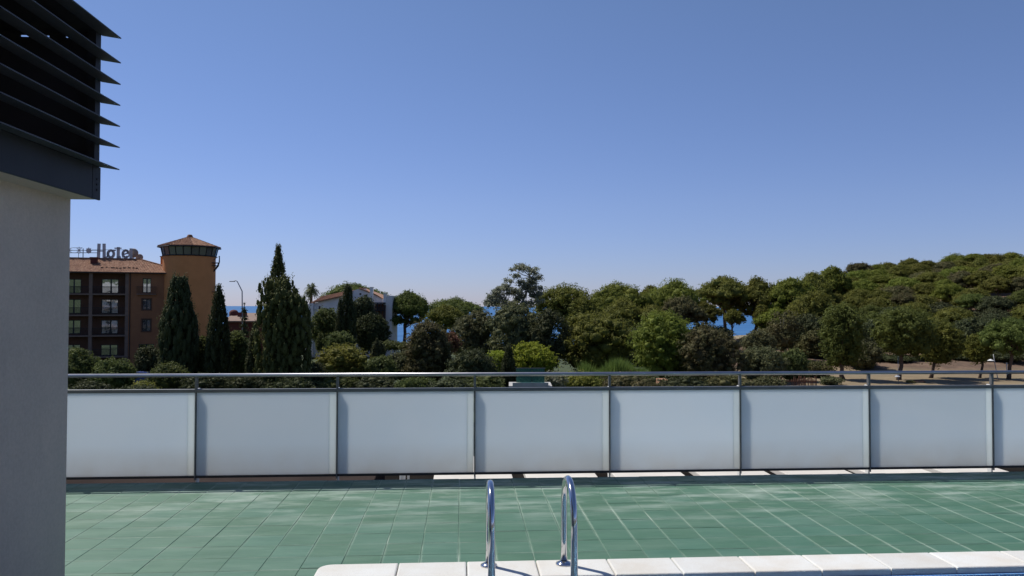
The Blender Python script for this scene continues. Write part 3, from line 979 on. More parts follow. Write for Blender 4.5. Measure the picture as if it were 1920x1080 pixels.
def trunk_mesh(rng, base, top, r0, r1, limbs, bend=0.05, limb_r=0.35):
    m_ = MB()
    base = Vector(base); top = Vector(top)
    L_ = (top - base).length
    pts = []
    k = 6
    side = Vector((rng.normal(), rng.normal(), 0)) * bend * L_
    for i in range(k + 1):
        t = i / k
        pts.append(base.lerp(top, t) + side * math.sin(PI * t) + Vector((rng.normal(), rng.normal(), 0)) * 0.012 * L_ * (0 < i < k))
    rr = [r0 * (1.35 if i == 0 else 1) + (r1 - r0) * i / k for i in range(k + 1)]
    m_.tube(pts, rr, 8)
    for (st, p) in limbs:
        i = min(k - 1, int(st * k)); s = pts[i].lerp(pts[i + 1], st * k - i)
        p = Vector(p)
        mid = s.lerp(p, 0.5) + Vector((rng.normal() * .05, rng.normal() * .05, -0.08)) * (p - s).length
        rl = (r0 + (r1 - r0) * st) * limb_r * 1.6
        m_.tube([s, s.lerp(mid, .5) , mid, mid.lerp(p, .5) + Vector((0, 0, .03)) * (p - s).length, p], [rl, rl * .85, rl * .7, rl * .45, rl * .2], 6)
    return m_.mesh('trunk')

def plant_root(name, label, cat, x, y, group=None, z=None):
    o = empty(name, (x, y, Tz(x, y) if z is None else z))
    tag(o, label, cat, group)
    return o

def make_tree(name, label, kind, xl, xr, yt, yb, d, mat, seed, group=None, cat='tree', trunk=True, dens=1.0, leaf=None, base_px=None, depth_ratio=1.0, bark='bark', trunk_px=None):
    """xl..xr, yt..yb: crown extent in the photograph at distance d"""
    rng = np.random.default_rng(seed)
    c = P((xl + xr) / 2, yt, d)
    xt = c.x if trunk_px is None else P(trunk_px, yt, d).x
    g = Tz(xt, d)
    Rw = (xr - xl) / 2 * d / FPX
    zt = c.z - g
    zb = P((xl + xr) / 2, yb, d).z - g
    zb = max(zb, 0.0)
    H = zt - zb
    dx = c.x - xt
    root = plant_root(name, label, cat, xt, d, group)
    px = d / 768.0                         # metres per rendered pixel
    ls = leaf if leaf else max(0.12, 0.95 * px)
    limbs = []
    if kind == 'umbrella':
        L = lobes_dome(rng, Rw, H, int(40 * dens) + 12, lr=0.22)
        V, Fq = leaf_cloud(rng, L, int(12000 * dens), ls, 0.45, 'free', core=0.7, spread=(.66, 1.22), outw=1.2)
        limbs = [(rng.uniform(.6, 1), (l[0] * .9, l[1] * .9, l[2] + zb - 0.1 * H)) for l in L[::4]]
    elif kind == 'ball':
        L = lobes_ball(rng, Rw, H, int(64 * dens) + 16, lr=0.19)
        V, Fq = leaf_cloud(rng, L, int(11000 * dens), ls, 0.5, outw=1.1)
        limbs = [(rng.uniform(.5, .95), (l[0] * .8, l[1] * .8, l[2] + zb)) for l in L[::6]]
    elif kind == 'pineball':
        L = lobes_ball(rng, Rw, H, int(50 * dens) + 16, lr=0.225)
        V, Fq = leaf_cloud(rng, L, int(13000 * dens), ls, 0.45, 'free', core=0.48, spread=(.48, 1.32), outw=1.1)
        limbs = [(rng.uniform(.5, .95), (l[0] * .8, l[1] * .8, l[2] + zb)) for l in L[::6]]
    elif kind == 'loose':
        L = lobes_ball(rng, Rw, H, int(60 * dens) + 14, lr=0.155)
        V, Fq = leaf_cloud(rng, L, int(6500 * dens), ls, 0.5, core=0.5, spread=(0.4, 1.5))
        limbs = [(rng.uniform(.3, .95), (l[0] * .9, l[1] * .9, l[2] + zb)) for l in L[::3]]
    elif kind == 'cypress':
        prof = [(0, .8), (.15, 1), (.45, .92), (.7, .68), (.88, .4), (1, .08)]
        L = lobes_column(rng, Rw, H, int(190 * dens), prof, lr=.2)
        V, Fq = leaf_cloud(rng, L, int(11500 * dens), ls, 0.35, 'vert', core=0.6, down=0.9, outw=1.1)
    elif kind == 'blunt':
        prof = [(0, .9), (.15, 1), (.45, 1), (.62, .9), (.78, .62), (.93, .5), (1, .34)]
        L = lobes_column(rng, Rw, H, int(200 * dens), prof, lr=.2)
        V, Fq = leaf_cloud(rng, L, int(11000 * dens), ls, 0.35, 'vert', core=0.6, down=0.9, outw=1.1)
    elif kind == 'multi':                  # several pointed leaders rising from one mass
        L = []
        for q in range(7):
            a = q * 2.39; rr = Rw * 0.62 * math.sqrt(q / 7.0)
            hh = H * (1 - .12 * max(0, (math.cos(a) * rr / Rw) + .15)) * rng.uniform(0.88, 1.0) if q else H
            sub = lobes_column(rng, Rw * 0.46, hh, int(60 * dens), [(0, 1), (.72, 1), (.9, .8), (1, .35)], lr=.24)
            L += [(l[0] + rr * math.cos(a), l[1] + rr * math.sin(a), *l[2:]) for l in sub]
        V, Fq = leaf_cloud(rng, L, int(19000 * dens), ls, 0.35, 'vert', core=0.6, down=0.9, outw=1.1)
    elif kind == 'spruce':
        L = []
        for q in range(11):
            t = q / 11
            rad = Rw * (1 - t) * 0.95 + 0.15
            nb = 7 if t < .7 else 4
            for b_ in range(nb):
                a = 2 * PI * b_ / nb + q * 1.1
                L.append((rad * .6 * math.cos(a), rad * .6 * math.sin(a), H * t * .97 + rng.uniform(-.1, .1), rad * .42, rad * .42, H * .028))
            L.append((0, 0, H * t, rad * .25 + .05, rad * .25 + .05, H * .06))
        L.append((0, 0, H * .96, .1, .1, H * .05))
        V, Fq = leaf_cloud(rng, L, int(4500 * dens), ls, 0.35, 'out', core=0.6, down=.8)
    elif kind == 'shrub':
        L = lobes_ball(rng, Rw, H * 1.15, int(30 * dens) + 10, lr=0.27)
        L = [(l[0], l[1], max(l[2] - H * .13, l[5] * .4), *l[3:]) for l in L]
        V, Fq = leaf_cloud(rng, L, int(4500 * dens), ls, 0.55, spread=(0.7, 1.22))
    elif kind == 'reeds':
        n = int(3800 * dens)
        x = rng.uniform(-Rw, Rw, n); y = rng.uniform(-1.6, 1.6, n)
        hh = H * (0.75 + 0.3 * np.sin(x * 1.3 + 1) * 0.5) * rng.uniform(0.7, 1.05, n)
        lean = rng.normal(size=(n, 2)) * 0.13 * hh[:, None]
        wd = rng.normal(size=(n, 2)); wd /= np.linalg.norm(wd, axis=1)[:, None]; wd *= ls * 0.32
        b0 = np.stack([x, y, hh * rng.uniform(0, .5, n)], 1); t0 = np.stack([x + lean[:, 0], y + lean[:, 1], hh], 1)
        md = (b0 + t0) / 2
        wv = np.concatenate([wd, np.zeros((n, 1))], 1)
        V = np.stack([b0, md + wv, t0, md - wv], 1).reshape(-1, 3)
        Fq = np.arange(4 * n).reshape(-1, 4)
        L = [(xx, 0, H * .22, Rw * .2, 1.3, H * .33) for xx in np.linspace(-Rw * .8, Rw * .8, 8)]
        V2, F2 = leaf_cloud(rng, L, 600, ls, .4, core=.8)
        Fq = np.concatenate([Fq, F2 + len(V)]); V = np.concatenate([V, V2])
    V = V.copy()
    if kind != 'reeds':
        wx_ = (np.percentile(V[:, 0], 99.6) - np.percentile(V[:, 0], .4)) / 2
        V[:, :2] *= Rw / wx_
        t_, b_ = np.percentile(V[:, 2], 99.8), np.percentile(V[:, 2], .3)
        if kind in ('umbrella', 'ball', 'pineball', 'loose'): V[:, 2] = (V[:, 2] - b_) * H / (t_ - b_)
        else: V[:, 2] *= H / t_
    V[:, 1] *= depth_ratio; V[:, 0] += dx; V[:, 2] += zb
    V[:, 2] = np.maximum(V[:, 2], -0.3)
    # fit the crown's top and flanks to the wanted extent (whole crown, uniformly)
    link_mesh('crown', quad_mesh('crown', V, Fq), F[mat], root)
    if trunk:
        ht = zb + H * (0.45 if kind in ('umbrella', 'ball', 'pineball', 'loose') else 0.3)
        r0 = max(0.09, min(0.42, 0.028 * zt + 0.03))
        limbs = [(a, Vector(p) + Vector((dx, 0, 0))) for a, p in limbs]
        me = trunk_mesh(rng, (0, 0, -0.3), (dx * 0.8, 0, ht), r0, r0 * 0.55, limbs)
        link_mesh('trunk', me, M[bark], root, True)
    return root

# shared variants for the wood on the hill
HILL = []
def hill_variant(seed):
    rng = np.random.default_rng(seed)
    Rw, H = 1.0 * 5.0, 6.2
    L = lobes_dome(rng, Rw, H, 30, lr=0.25)
    for i in range(12):                    # hanging skirt
        a = rng.uniform(0, 2 * PI); r = Rw * rng.uniform(.6, .92); q = Rw * rng.uniform(.16, .26)
        L.append((r * math.cos(a), r * math.sin(a), H * rng.uniform(-.05, .35), q, q, q * .7))
    V, Fq = leaf_cloud(rng, L, 15000, 0.2, 0.45, 'free', core=0.7, spread=(.66, 1.24), outw=1.2)
    me = quad_mesh('crown', V, Fq); 
    limbs = [(rng.uniform(.6, 1), (l[0] * .9, l[1] * .9, l[2] + 4.6)) for l in L[::5]]
    tm = trunk_mesh(rng, (0, 0, -1.2), (0, 0, 8.0), 0.22, 0.13, limbs)
    tm.materials.append(M['bark'])
    tm.polygons.foreach_set('use_smooth', [True] * len(tm.polygons))
    return me, tm
for k in range(7): HILL.append(hill_variant(100 + k))
HM = {}
def hill_pine(x, y, s, hz, mat, vi, label, group, rz, rng, trunkh=4.2):
    me, tm = HILL[vi % len(HILL)]
    key = (vi % len(HILL), mat)
    if key not in HM:
        if not me.materials: me.materials.append(F[mat]); HM[key] = me
        else:
            m2 = me.copy(); m2.materials.clear(); m2.materials.append(F[mat]); HM[key] = m2
    root = plant_root('pine_tree', label, 'tree', x, y, group)
    root.rotation_euler = (0, 0, rz)
    c = bpy.data.objects.new('crown', HM[key]); C.objects.link(c); c.parent = root
    c.scale = (s, s, hz); c.location = (0, 0, trunkh)
    t = bpy.data.objects.new('trunk', tm); C.objects.link(t); t.parent = root
    t.scale = (1, 1, (trunkh + 3.0 * hz) / 8.0 * 1.0)
    return root

# ---- the wood on the hill, row by row ------------------------------------
sky_x = [1000, 1100, 1200, 1300, 1380, 1450, 1500, 1540, 1580, 1620, 1660, 1700, 1760, 1800, 1830, 1870, 1920, 2000]
sky_y = [545, 534, 530, 524, 520, 524, 519, 505, 497, 481, 486, 476, 477, 468, 462, 467, 468, 470]
rr = random.Random(11)
def crest(px): return float(np.interp(px, sky_x, sky_y))
rows = [(240, 10, 'in the rearmost line on the hill crest', 0, 1560), (222, 20, 'in the line just below the hill crest', 0, 1530), (206, 34, 'high on the wooded hill', 0, 1500), (197, 42, 'on the upper hill slope', 0, 1452),
        (185, 58, 'above the middle of the hill', 0, 1452), (174, 74, 'on the middle of the hill', 0, 1452), (164, 92, 'below the middle of the hill', 1, 1452), (154, 112, 'on the lower hill slope', 1, 1540),
        (145, 134, 'in the lowest line on the hill', 1, 1560), (137, 156, 'at the foot of the wooded hill', 1, 1600)]
vi = 0
nrow = 0
for (d, dy, lab, low, pst) in rows:
    px = pst + rr.uniform(0, 20); nth = 0
    while px < 1985:
        s = rr.uniform(0.62, 0.8) if rr.random() < .5 else rr.uniform(0.8, 1.08)
        x = (px - 960) / FPX * d
        y = d + rr.uniform(-5, 5)
        x = (px - 960) / FPX * y
        g = Tz(x, y)
        ytop = crest(px) + dy * (0.9 + 0.15 * (px - 1488) / 450) - 3 + rr.uniform(-4, 5)
        ztop = P(px, ytop, y).z
        Ht = ztop - g
        Ht = min(max(Ht, 6.0), 15.5)
        hz = min(rr.uniform(0.72, 0.98) * s, Ht / 7.0)
        tr = max(0.6, Ht - 6.2 * hz)
        mat = rr.choice(['pine', 'pine', 'pine', 'pine_bright', 'pine_bright', 'brownish'] if not low else ['pine', 'pine_blue', 'dark', 'dark'])  # low rows: darker leaves put the lower slope's shade into the colour
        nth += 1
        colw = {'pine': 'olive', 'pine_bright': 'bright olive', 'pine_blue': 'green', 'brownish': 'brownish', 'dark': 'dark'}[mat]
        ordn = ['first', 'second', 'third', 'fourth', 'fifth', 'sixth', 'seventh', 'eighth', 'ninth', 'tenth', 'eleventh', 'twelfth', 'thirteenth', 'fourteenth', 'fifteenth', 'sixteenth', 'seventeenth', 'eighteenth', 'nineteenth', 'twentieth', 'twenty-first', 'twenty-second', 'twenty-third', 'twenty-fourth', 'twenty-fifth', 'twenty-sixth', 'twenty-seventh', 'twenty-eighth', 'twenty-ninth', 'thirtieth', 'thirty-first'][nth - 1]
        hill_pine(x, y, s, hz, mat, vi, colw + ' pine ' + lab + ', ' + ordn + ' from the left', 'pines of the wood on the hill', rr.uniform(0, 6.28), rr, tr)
        vi += 1
        px += s * 8.3 / y * FPX * rr.uniform(0.66, 0.92)
print('hill pines', vi)
# ------------------------------------------------------------------ hotel
BETA = R(18)
HA = Vector((P(312, 573, 112).x, 112, 0))
cu = Vector((math.cos(BETA), math.sin(BETA)))
def t_of(px, back=0.0):
    """distance along the facade (leftward negative) for a photo column, on a plane 'back' metres behind it"""
    s = (px - 960) / FPX
    # point = HA + u*cu + back*n, need x = s*y
    nx_, ny_ = -math.sin(BETA), math.cos(BETA)
    x0, y0 = HA.x + back * nx_, HA.y + back * ny_
    return (s * y0 - x0) / (cu.x - s * cu.y)
def hz(px, py, back=0.0):
    u = t_of(px, back)
    y = HA.y + u * cu.y + back * math.cos(BETA)
    return P(px, py, y).z
hotel = empty('hotel', (HA.x, HA.y, GZ), BETA)
tag(hotel, 'ochre hotel with loggias, clay tile roof and round corner tower', 'hotel')
def HZ_(z): return z - GZ                      # heights in the hotel's own frame
UL = -30.0
EAVE = HZ_(hz(240, 511))
u_p1 = t_of(169.7); u_p2 = t_of(241); u_end = t_of(345)
slabz = [HZ_(hz(200, y)) for y in (550.5, 590.0, 628.5, 668.0)]
BD = 1.6                                       # loggia depth
D2 = 13.0                                      # building depth
mb = MB()
# plain wall bay right of the loggias, with window openings
wins = []
wx0, wx1 = t_of(267), t_of(283)
ycuts = [(522, 549), (561, 580.5), (599, 621)]
zc = [(HZ_(hz(275, b)), HZ_(hz(275, a))) for a, b in ycuts]
gx0, gx1 = t_of(261), t_of(290); gz = (HZ_(hz(275, 667)), HZ_(hz(275, 645)))
def wall_with_holes(mb, u0, u1, z0, z1, holes, y0, y1):
    us = sorted(set([u0, u1] + [h[0] for h in holes] + [h[1] for h in holes]))
    zs = sorted(set([z0, z1] + [h[2] for h in holes] + [h[3] for h in holes]))
    for a, b in zip(us, us[1:]):
        run = None
        for c, d_ in zip(zs, zs[1:]):
            m1, m2 = (a + b) / 2, (c + d_) / 2
            if any(h[0] < m1 < h[1] and h[2] < m2 < h[3] for h in holes):
                if run: mb.box(a, b, y0, y1, run[0], run[1]); run = None
            else:
                run = (run[0], d_) if run else (c, d_)
        if run: mb.box(a, b, y0, y1, run[0], run[1])
holes = [(wx0, wx1, a, b) for a, b in zc] + [(gx0, gx1, gz[0], gz[1])]
wall_with_holes(mb, u_p2, u_end, 0, EAVE, holes, 0, 0.35)
mb.box(u_p2, u_p2 + 0.02, 0.35, BD, 0, EAVE)
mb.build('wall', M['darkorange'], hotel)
mb = MB()                                      # set-back loggia wall with openings
lw = []
def addhole(xa, xb, ya, yb):
    lw.append((t_of(xa, BD), t_of(xb, BD), HZ_(hz((xa + xb) / 2, yb, BD)), HZ_(hz((xa + xb) / 2, ya, BD))))
for ya, yb in ((523, 550), (561, 588), (600, 626), (646, 667)):
    addhole(190, 222, ya, yb)
    addhole(121, 152, ya, yb)
bayw = t_of(190, BD) - t_of(121, BD)
for h in list(lw):
    if h[1] < t_of(160, BD):
        lw.append((h[0] - bayw, h[1] - bayw, h[2], h[3])); lw.append((h[0] - 2 * bayw, h[1] - 2 * bayw, h[2], h[3]))
wall_with_holes(mb, UL, u_p2 - 0.003, 0, EAVE, lw, BD, BD + 0.3)
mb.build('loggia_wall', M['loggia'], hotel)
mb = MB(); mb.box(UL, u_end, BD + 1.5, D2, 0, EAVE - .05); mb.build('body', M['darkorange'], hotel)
# slabs, pillars, railings
for z in slabz:
    mb = MB(); mb.box(UL, u_p2 + 0.05, -0.06, BD - 0.003, z - 0.20, z)
    mb.build('balcony_slab', M['slab'], hotel)
pil_u = [u_p2 - 0.22, u_p1, u_p1 - bayw, u_p1 - 2 * bayw]
for u in pil_u:
    mb = MB(); zs = [0] + sorted(slabz) + [EAVE]
    for a, b in zip(zs, zs[1:]):
        mb.box(u - 0.22, u + 0.22, -0.02, 0.42, a + (0.002 if a else 0), b - 0.202 if b != EAVE else b)
    mb.build('pillar', M['slab'], hotel)
for z in slabz:
    for a, b in ((u_p1 + 0.24, u_p2 - 0.46), (u_p1 - bayw + .24, u_p1 - .24)):
        mb = MB()
        mb.box(a, b, 0.0, 0.04, z + 0.98, z + 1.03); mb.box(a, b, 0.0, 0.03, z + 0.06, z + 0.09)
        k = a + 0.05
        while k < b: mb.box(k, k + 0.022, 0.005, 0.027, z + 0.091, z + 0.979); k += 0.11
        r_ = mb.build('railing', M['iron'], hotel)
# windows
def hotel_window(u0, u1, z0, z1, y, mull=True, pane='pane', parent=hotel):
    mb = MB(); t = 0.10
    mb.box(u0, u1, y, y + .08, z0, z0 + t); mb.box(u0, u1, y, y + .08, z1 - t, z1)
    mb.box(u0, u0 + t, y, y + .08, z0 + t, z1 - t); mb.box(u1 - t, u1, y, y + .08, z0 + t, z1 - t)
    if mull:
        m_ = (u0 + u1) / 2 + (0.12 if mull == 2 else 0)
        mb.box(m_ - .09, m_ + .09, y + .001, y + .079, z0 + t, z1 - t)
    fr = mb.build('window', M['frame'], parent)
    cuts = [u0 + t, m_ - .09, m_ + .09, u1 - t] if mull else [u0 + t, u1 - t]
    for a, b in zip(cuts[::2], cuts[1::2]):
        mb = MB(); mb.box(a, b, y + .03, y + .05, z0 + t, z1 - t)
        mb.build('pane', M[pane], fr)
for h in lw:
    if h[1] > t_of(100, BD): hotel_window(h[0], h[1], h[2], h[3], BD + 0.12, 2)
hotel_window(wx0, wx1, zc[0][0], zc[0][1], 0.12)
hotel_window(wx0, wx1, zc[1][0], zc[1][1], 0.12, True, 'darkpane')
hotel_window(wx0, wx1, zc[2][0], zc[2][1], 0.12, True, 'darkpane')
hotel_window(gx0, gx1, gz[0], gz[1], 0.12)
for (a, b), tr in zip(zc[1:], (0.16, 0.16)):
    mb = MB()
    mb.box(wx0 - tr, wx0 - .002, -.03, .0, a - tr, b + tr); mb.box(wx1 + .002, wx1 + tr, -.03, .0, a - tr, b + tr)
    mb.box(wx0, wx1, -.03, .0, b + .002, b + tr); mb.box(wx0, wx1, -.04, .0, a - tr, a - .002)
    mb.build('window_surround', M['loggia'], hotel)
# small french balcony on the top storey
a, b = t_of(257), t_of(293); z = slabz[0]
mb = MB(); mb.box(a, b, -0.55, -.002, z - .12, z); mb.build('balcony_slab', M['slab'], hotel)
mb = MB(); mb.box(a, b, -.55, -.51, z + .98, z + 1.03); mb.box(a, a + .04, -.5, -.01, z + .98, z + 1.03); mb.box(b - .04, b, -.5, -.01, z + .98, z + 1.03)
k = a
while k < b: mb.box(k, k + .022, -.54, -.52, z, z + .98); k += .11
mb.build('railing', M['iron'], hotel)
mb = MB(); mb.tube([(t_of(243.8), -.06, 0), (t_of(243.8), -.06, EAVE - .1)], .06, 8); mb.build('drainpipe', M['iron'], hotel)
# roof: front slope with a hip on the right
RB = 5.4                                        # ridge set-back
OV = 0.45
rz_ = HZ_(hz(200, 485.5, RB)); ez = EAVE + 0.03
ur = t_of(262, RB); ue = u_end + 0.6
mb = MB()
th = 0.14
A_ = (UL, -OV, ez); B_ = (ue, -OV, ez); C_ = (ur, RB, rz_); D_ = (UL, RB, rz_); E_ = (ue, D2 + .4, ez); F_ = (UL, D2 + .4, ez)
def dn(p): return (p[0], p[1], p[2] - th)
mb.add([A_, B_, C_, D_, dn(A_), dn(B_)], [(0, 1, 2, 3), (4, 5, 1, 0)])
mb.add([B_, E_, C_, dn(B_), dn(E_)], [(0, 1, 2), (3, 4, 1, 0)])
mb.add([D_, C_, E_, F_], [(0, 1, 2, 3)])
mb.add([dn(A_), dn(B_), dn(E_), dn(F_)], [(0, 1, 2, 3)])
roof = mb.build('roof', M['rooftile'], hotel)
mb = MB()
sl = (rz_ - ez) / (RB + OV)
u = UL + 0.1; rgen = random.Random(3)
while u < ue - 0.2:
    top_y = RB if u < ur else RB - (RB + OV) * (u - ur) / (ue - ur)
    y = -OV - 0.03; row = 0
    while y < top_y - 0.05:
        y2 = min(y + 0.62, top_y)
        w1 = 0.085
        j = rgen.uniform(-.012, .012); lift = rgen.uniform(0.0, .02)
        za, zb_ = ez + sl * (y + OV), ez + sl * (y2 + OV)
        mb.add([(u - w1 + j, y, za + .01), (u + j, y, za + .095 + lift), (u + w1 + j, y, za + .01), (u - w1 * .8 + j, y2, zb_ + .01), (u + j, y2, zb_ + .07), (u + w1 * .8 + j, y2, zb_ + .01)],
               [(0, 1, 4, 3), (1, 2, 5, 4), (0, 2, 1)])
        y = y2
    u += 0.215
o = mb.build('roof_tile', M['rooftile'], roof); o['kind'] = 'stuff'
mb = MB(); mb.tube([(UL, RB, rz_ + .05), (ur, RB, rz_ + .05), (ue, -OV, ez + .08)], .12, 6); mb.build('ridge', M['rooftile'], roof)
mb = MB(); mb.box(UL, ue, -OV - .12, -OV - .035, ez - .16, ez - .04); mb.build('gutter', M['iron'], hotel)
# broken row of missing tiles: a dark snow-guard like strip
a, b = t_of(190, 2), t_of(260, 2)
mb = MB(); k = a
while k < b:
    yy = 1.1 + .12 * math.sin(k * 2.1) + rgen.uniform(-.05, .05)
    mb.box(k, k + rgen.uniform(.15, .4), yy, yy + .16, ez + sl * (yy + OV) + .04, ez + sl * (yy + OV) + .18); k += rgen.uniform(.3, .7)
o = mb.build('tile_guard', M['iron'], roof); o['kind'] = 'stuff'
# chimneys
def chimney(u0, u1, y0, y1, z0, z1, mat, cap='rooftile'):
    mb = MB(); mb.box(u0, u1, y0, y1, z0, z1)
    c_ = mb.build('chimney', M[mat], roof)
    mb = MB(); mb.box(u0 - .1, u1 + .1, y0 - .1, y1 + .1, z1 + .001, z1 + .14); mb.build('cap', M[cap], c_)
a, b = t_of(169, 3.2), t_of(181, 3.2)
chimney(a, b, 3.0, 3.8, HZ_(hz(175, 494, 3.2)) - .6, HZ_(hz(175, 484, 3.2)), 'redbrick', 'redbrick')
a, b = t_of(300, 4.0), t_of(309, 4.0)
chimney(a, b, 4.0, 4.9, HZ_(hz(304, 500, 4)) - 1, HZ_(hz(304, 482, 4)), 'orange')
# tower
TD = 114.5
tcx = P(354.5, 573, TD).x
tl = Vector((tcx - HA.x, TD - HA.y))
tc = (tl.x * cu.x + tl.y * cu.y, -tl.x * cu.y + tl.y * cu.x)
TR = 46 * TD / FPX
z1 = HZ_(P(354, 479, TD - TR).z); z2 = HZ_(P(354, 459.5, TD - TR).z)
mb = MB()
pr = [(TR, 0), (TR, z1 - .3), (TR + .02, z1)]
mb.lathe(pr, 48, tc)
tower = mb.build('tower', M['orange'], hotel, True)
mb = MB()
mb.lathe([(TR + .0, z1 + .001), (TR + .14, z1 + .01), (TR + .14, z1 + .14), (TR + .02, z1 + .15)], 48, tc)
mb.build('sill', M['iron'], tower, True)
nb = 22
for k in range(nb):
    a0, a1 = 2 * PI * k / nb + .02, 2 * PI * (k + 1) / nb - .02
    def q(a, r, z): return (tc[0] + r * math.cos(a), tc[1] + r * math.sin(a), z)
    mb = MB(); r0_, r1_ = TR + .03, TR + .33
    mb.hexa([q(a0, r0_ - .1, z1 + .16), q(a0, r0_, z1 + .16), q(a1, r0_, z1 + .16), q(a1, r0_ - .1, z1 + .16),
             q(a0, r1_ - .1, z2 - .05), q(a0, r1_, z2 - .05), q(a1, r1_, z2 - .05), q(a1, r1_ - .1, z2 - .05)])
    mb.build('pane', M['towerpane'], tower)
mb = MB()
for k in range(nb):
    a0 = 2 * PI * k / nb
    mb.tube([(tc[0] + (TR + .06) * math.cos(a0), tc[1] + (TR + .06) * math.sin(a0), z1 + .15), (tc[0] + (TR + .37) * math.cos(a0), tc[1] + (TR + .37) * math.sin(a0), z2 - .02)], .05, 5)
o = mb.build('mullion', M['iron'], tower); o['kind'] = 'stuff'
mb = MB(); mb.lathe([(TR - .2, z1 + .1), (TR - .2, z2)], 32, tc); mb.build('inner_wall', M['iron'], tower)
ER = 55.5 * TD / FPX; za_ = HZ_(P(354, 443.5, TD).z); zr_ = z2 + .02
nr_ = 8
mb = MB()
ring = [(tc[0] + ER * math.cos(2 * PI * (k + .25) / nr_), tc[1] + ER * math.sin(2 * PI * (k + .25) / nr_), zr_) for k in range(nr_)]
mb.add(ring + [(tc[0], tc[1], za_)], [(k, (k + 1) % nr_, nr_) for k in range(nr_)])
mb.add([(x, y, z - .03) for x, y, z in ring] + [(x, y, z - .2) for x, y, z in ring], [tuple(range(nr_, 2 * nr_))] + [(k, (k + 1) % nr_, nr_ + (k + 1) % nr_, nr_ + k) for k in range(nr_)])
trf = mb.build('tower_roof', M['rooftile'], hotel)
mb = MB()
for k in range(nr_):
    p0, p1 = Vector(ring[k]), Vector(ring[(k + 1) % nr_]); ap = Vector((tc[0], tc[1], za_))
    mid = (p0 + p1) / 2; e = (p1 - p0).normalized(); up = (ap - mid); Ls = up.length; up.normalize(); nrm = e.cross(up).normalized()
    if nrm.z < 0: nrm = -nrm
    W_ = (p1 - p0).length; x = -W_ / 2 + .1
    while x < W_ / 2:
        Lx = Ls * (1 - abs(x) / (W_ / 2)) - .05
        s_ = 0.0
        while s_ < Lx:
            s2 = min(s_ + .55, Lx)
            a = mid + e * x + up * s_; b = mid + e * x + up * s2
            mb.add([a - e * .085, a + nrm * .1, a + e * .085, b - e * .07, b + nrm * .07, b + e * .07], [(0, 1, 4, 3), (1, 2, 5, 4), (0, 2, 1)])
            s_ = s2
        x += .21
o = mb.build('roof_tile', M['rooftile'], trf); o['kind'] = 'stuff'
mb = MB(); mb.lathe([(0.0, za_ + .32), (.3, za_ + .26), (.45, za_ - .05)], 10, tc); mb.build('finial', M['rooftile'], trf)
mb = MB()
ga = [(tc[0] + (ER - .02) * math.cos(2 * PI * (k + .25) / nr_), tc[1] + (ER - .02) * math.sin(2 * PI * (k + .25) / nr_), zr_ - .16) for k in list(range(nr_)) + [0]]
mb.tube(ga, .10, 6); mb.build('gutter', M['iron'], trf)
# tower window (half hidden by the cypress)
# little iron balcony on the far right flank of the tower
ang = math.atan2(-0.35, 1)
bz = HZ_(P(403, 492.5, TD).z)
bu = tc[0] + TR * math.cos(ang); bv = tc[1] + TR * math.sin(ang)
mb = MB()
mb.box(bu - .3, bu + .72, bv - .6, bv + .6, bz - .1, bz)
mb.box(bu - .3, bu + .72, bv - .6, bv + .6, bz - .5, bz - .42)
mb.tube([(bu + .78, bv, bz + 1.0), (bu + .76, bv, bz + .1), (bu + .55, bv, bz - .5), (bu + .15, bv, bz - 1.1), (bu - .2, bv, bz - 1.5)], [.06, .09, .14, .12, .08], 6)
mb.tube([(bu + .78, bv - .6, bz + 1.), (bu + .72, bv - .6, bz - .4)], .04, 5)
mb.tube([(bu - .2, bv, bz + .35), (bu + .75, bv, bz + .95)], .03, 5)
mb.build('balcony', M['iron'], tower)
mb = MB(); z_ = HZ_(P(403, 548, TD).z)
mb.box(bu - .3, bu + .3, bv - .5, bv + .5, z_, z_ + .08)
for k in (-.5, 0, .45): mb.box(bu + .22, bu + .27, bv + k, bv + k + .05, z_ + .08, z_ + 1.0)
mb.box(bu + .2, bu + .29, bv - .5, bv + .5, z_ + .95, z_ + 1.0)
mb.build('balcony', M['iron'], tower)
# window on the tower's left side
wa = math.atan2(-1, -0.42)
mb = MB()
wz0, wz1 = HZ_(P(325, 545, TD - TR).z), HZ_(P(325, 521, TD - TR).z)
def q(a, r, z): return (tc[0] + r * math.cos(a), tc[1] + r * math.sin(a), z)
mb.hexa([q(wa - .12, TR - .1, wz0), q(wa + .12, TR - .1, wz0), q(wa + .12, TR + .03, wz0), q(wa - .12, TR + .03, wz0),
         q(wa - .12, TR - .1, wz1), q(wa + .12, TR - .1, wz1), q(wa + .12, TR + .03, wz1), q(wa - .12, TR + .03, wz1)])
mb.build('window', M['frame'], tower)

# roof sign: star shapes and the word Hotel
SB = RB + 0.3
sign = empty('hotel_sign', (HA.x - math.sin(BETA) * SB, HA.y + math.cos(BETA) * SB, 0), BETA)
tag(sign, 'grey letters spelling Hotel with star shapes on the roof ridge', 'sign')
def ux(px): return t_of(px, SB)
def uz(px, py): return hz(px, py, SB)
def stroke(mb, pts, wd, dp=0.22):
    pts = [Vector(p) for p in pts]
    for a, b in zip(pts, pts[1:]):
        d = (b - a).normalized(); n = Vector((-d.y, d.x)) * wd / 2; e = d * wd * 0.15
        a2, b2 = a - e, b + e
        mb.prism([(a2.x + n.x, a2.y + n.y), (a2.x - n.x, a2.y - n.y), (b2.x - n.x, b2.y - n.y), (b2.x + n.x, b2.y + n.y)], 0, dp)
def pp(px, py): return (ux(px), uz(px, py))
def arc(cx, cy, rx, ry, a0, a1, n=14): return [pp(cx + rx * math.cos(R(a0 + (a1 - a0) * k / n)), cy - ry * math.sin(R(a0 + (a1 - a0) * k / n))) for k in range(n + 1)]
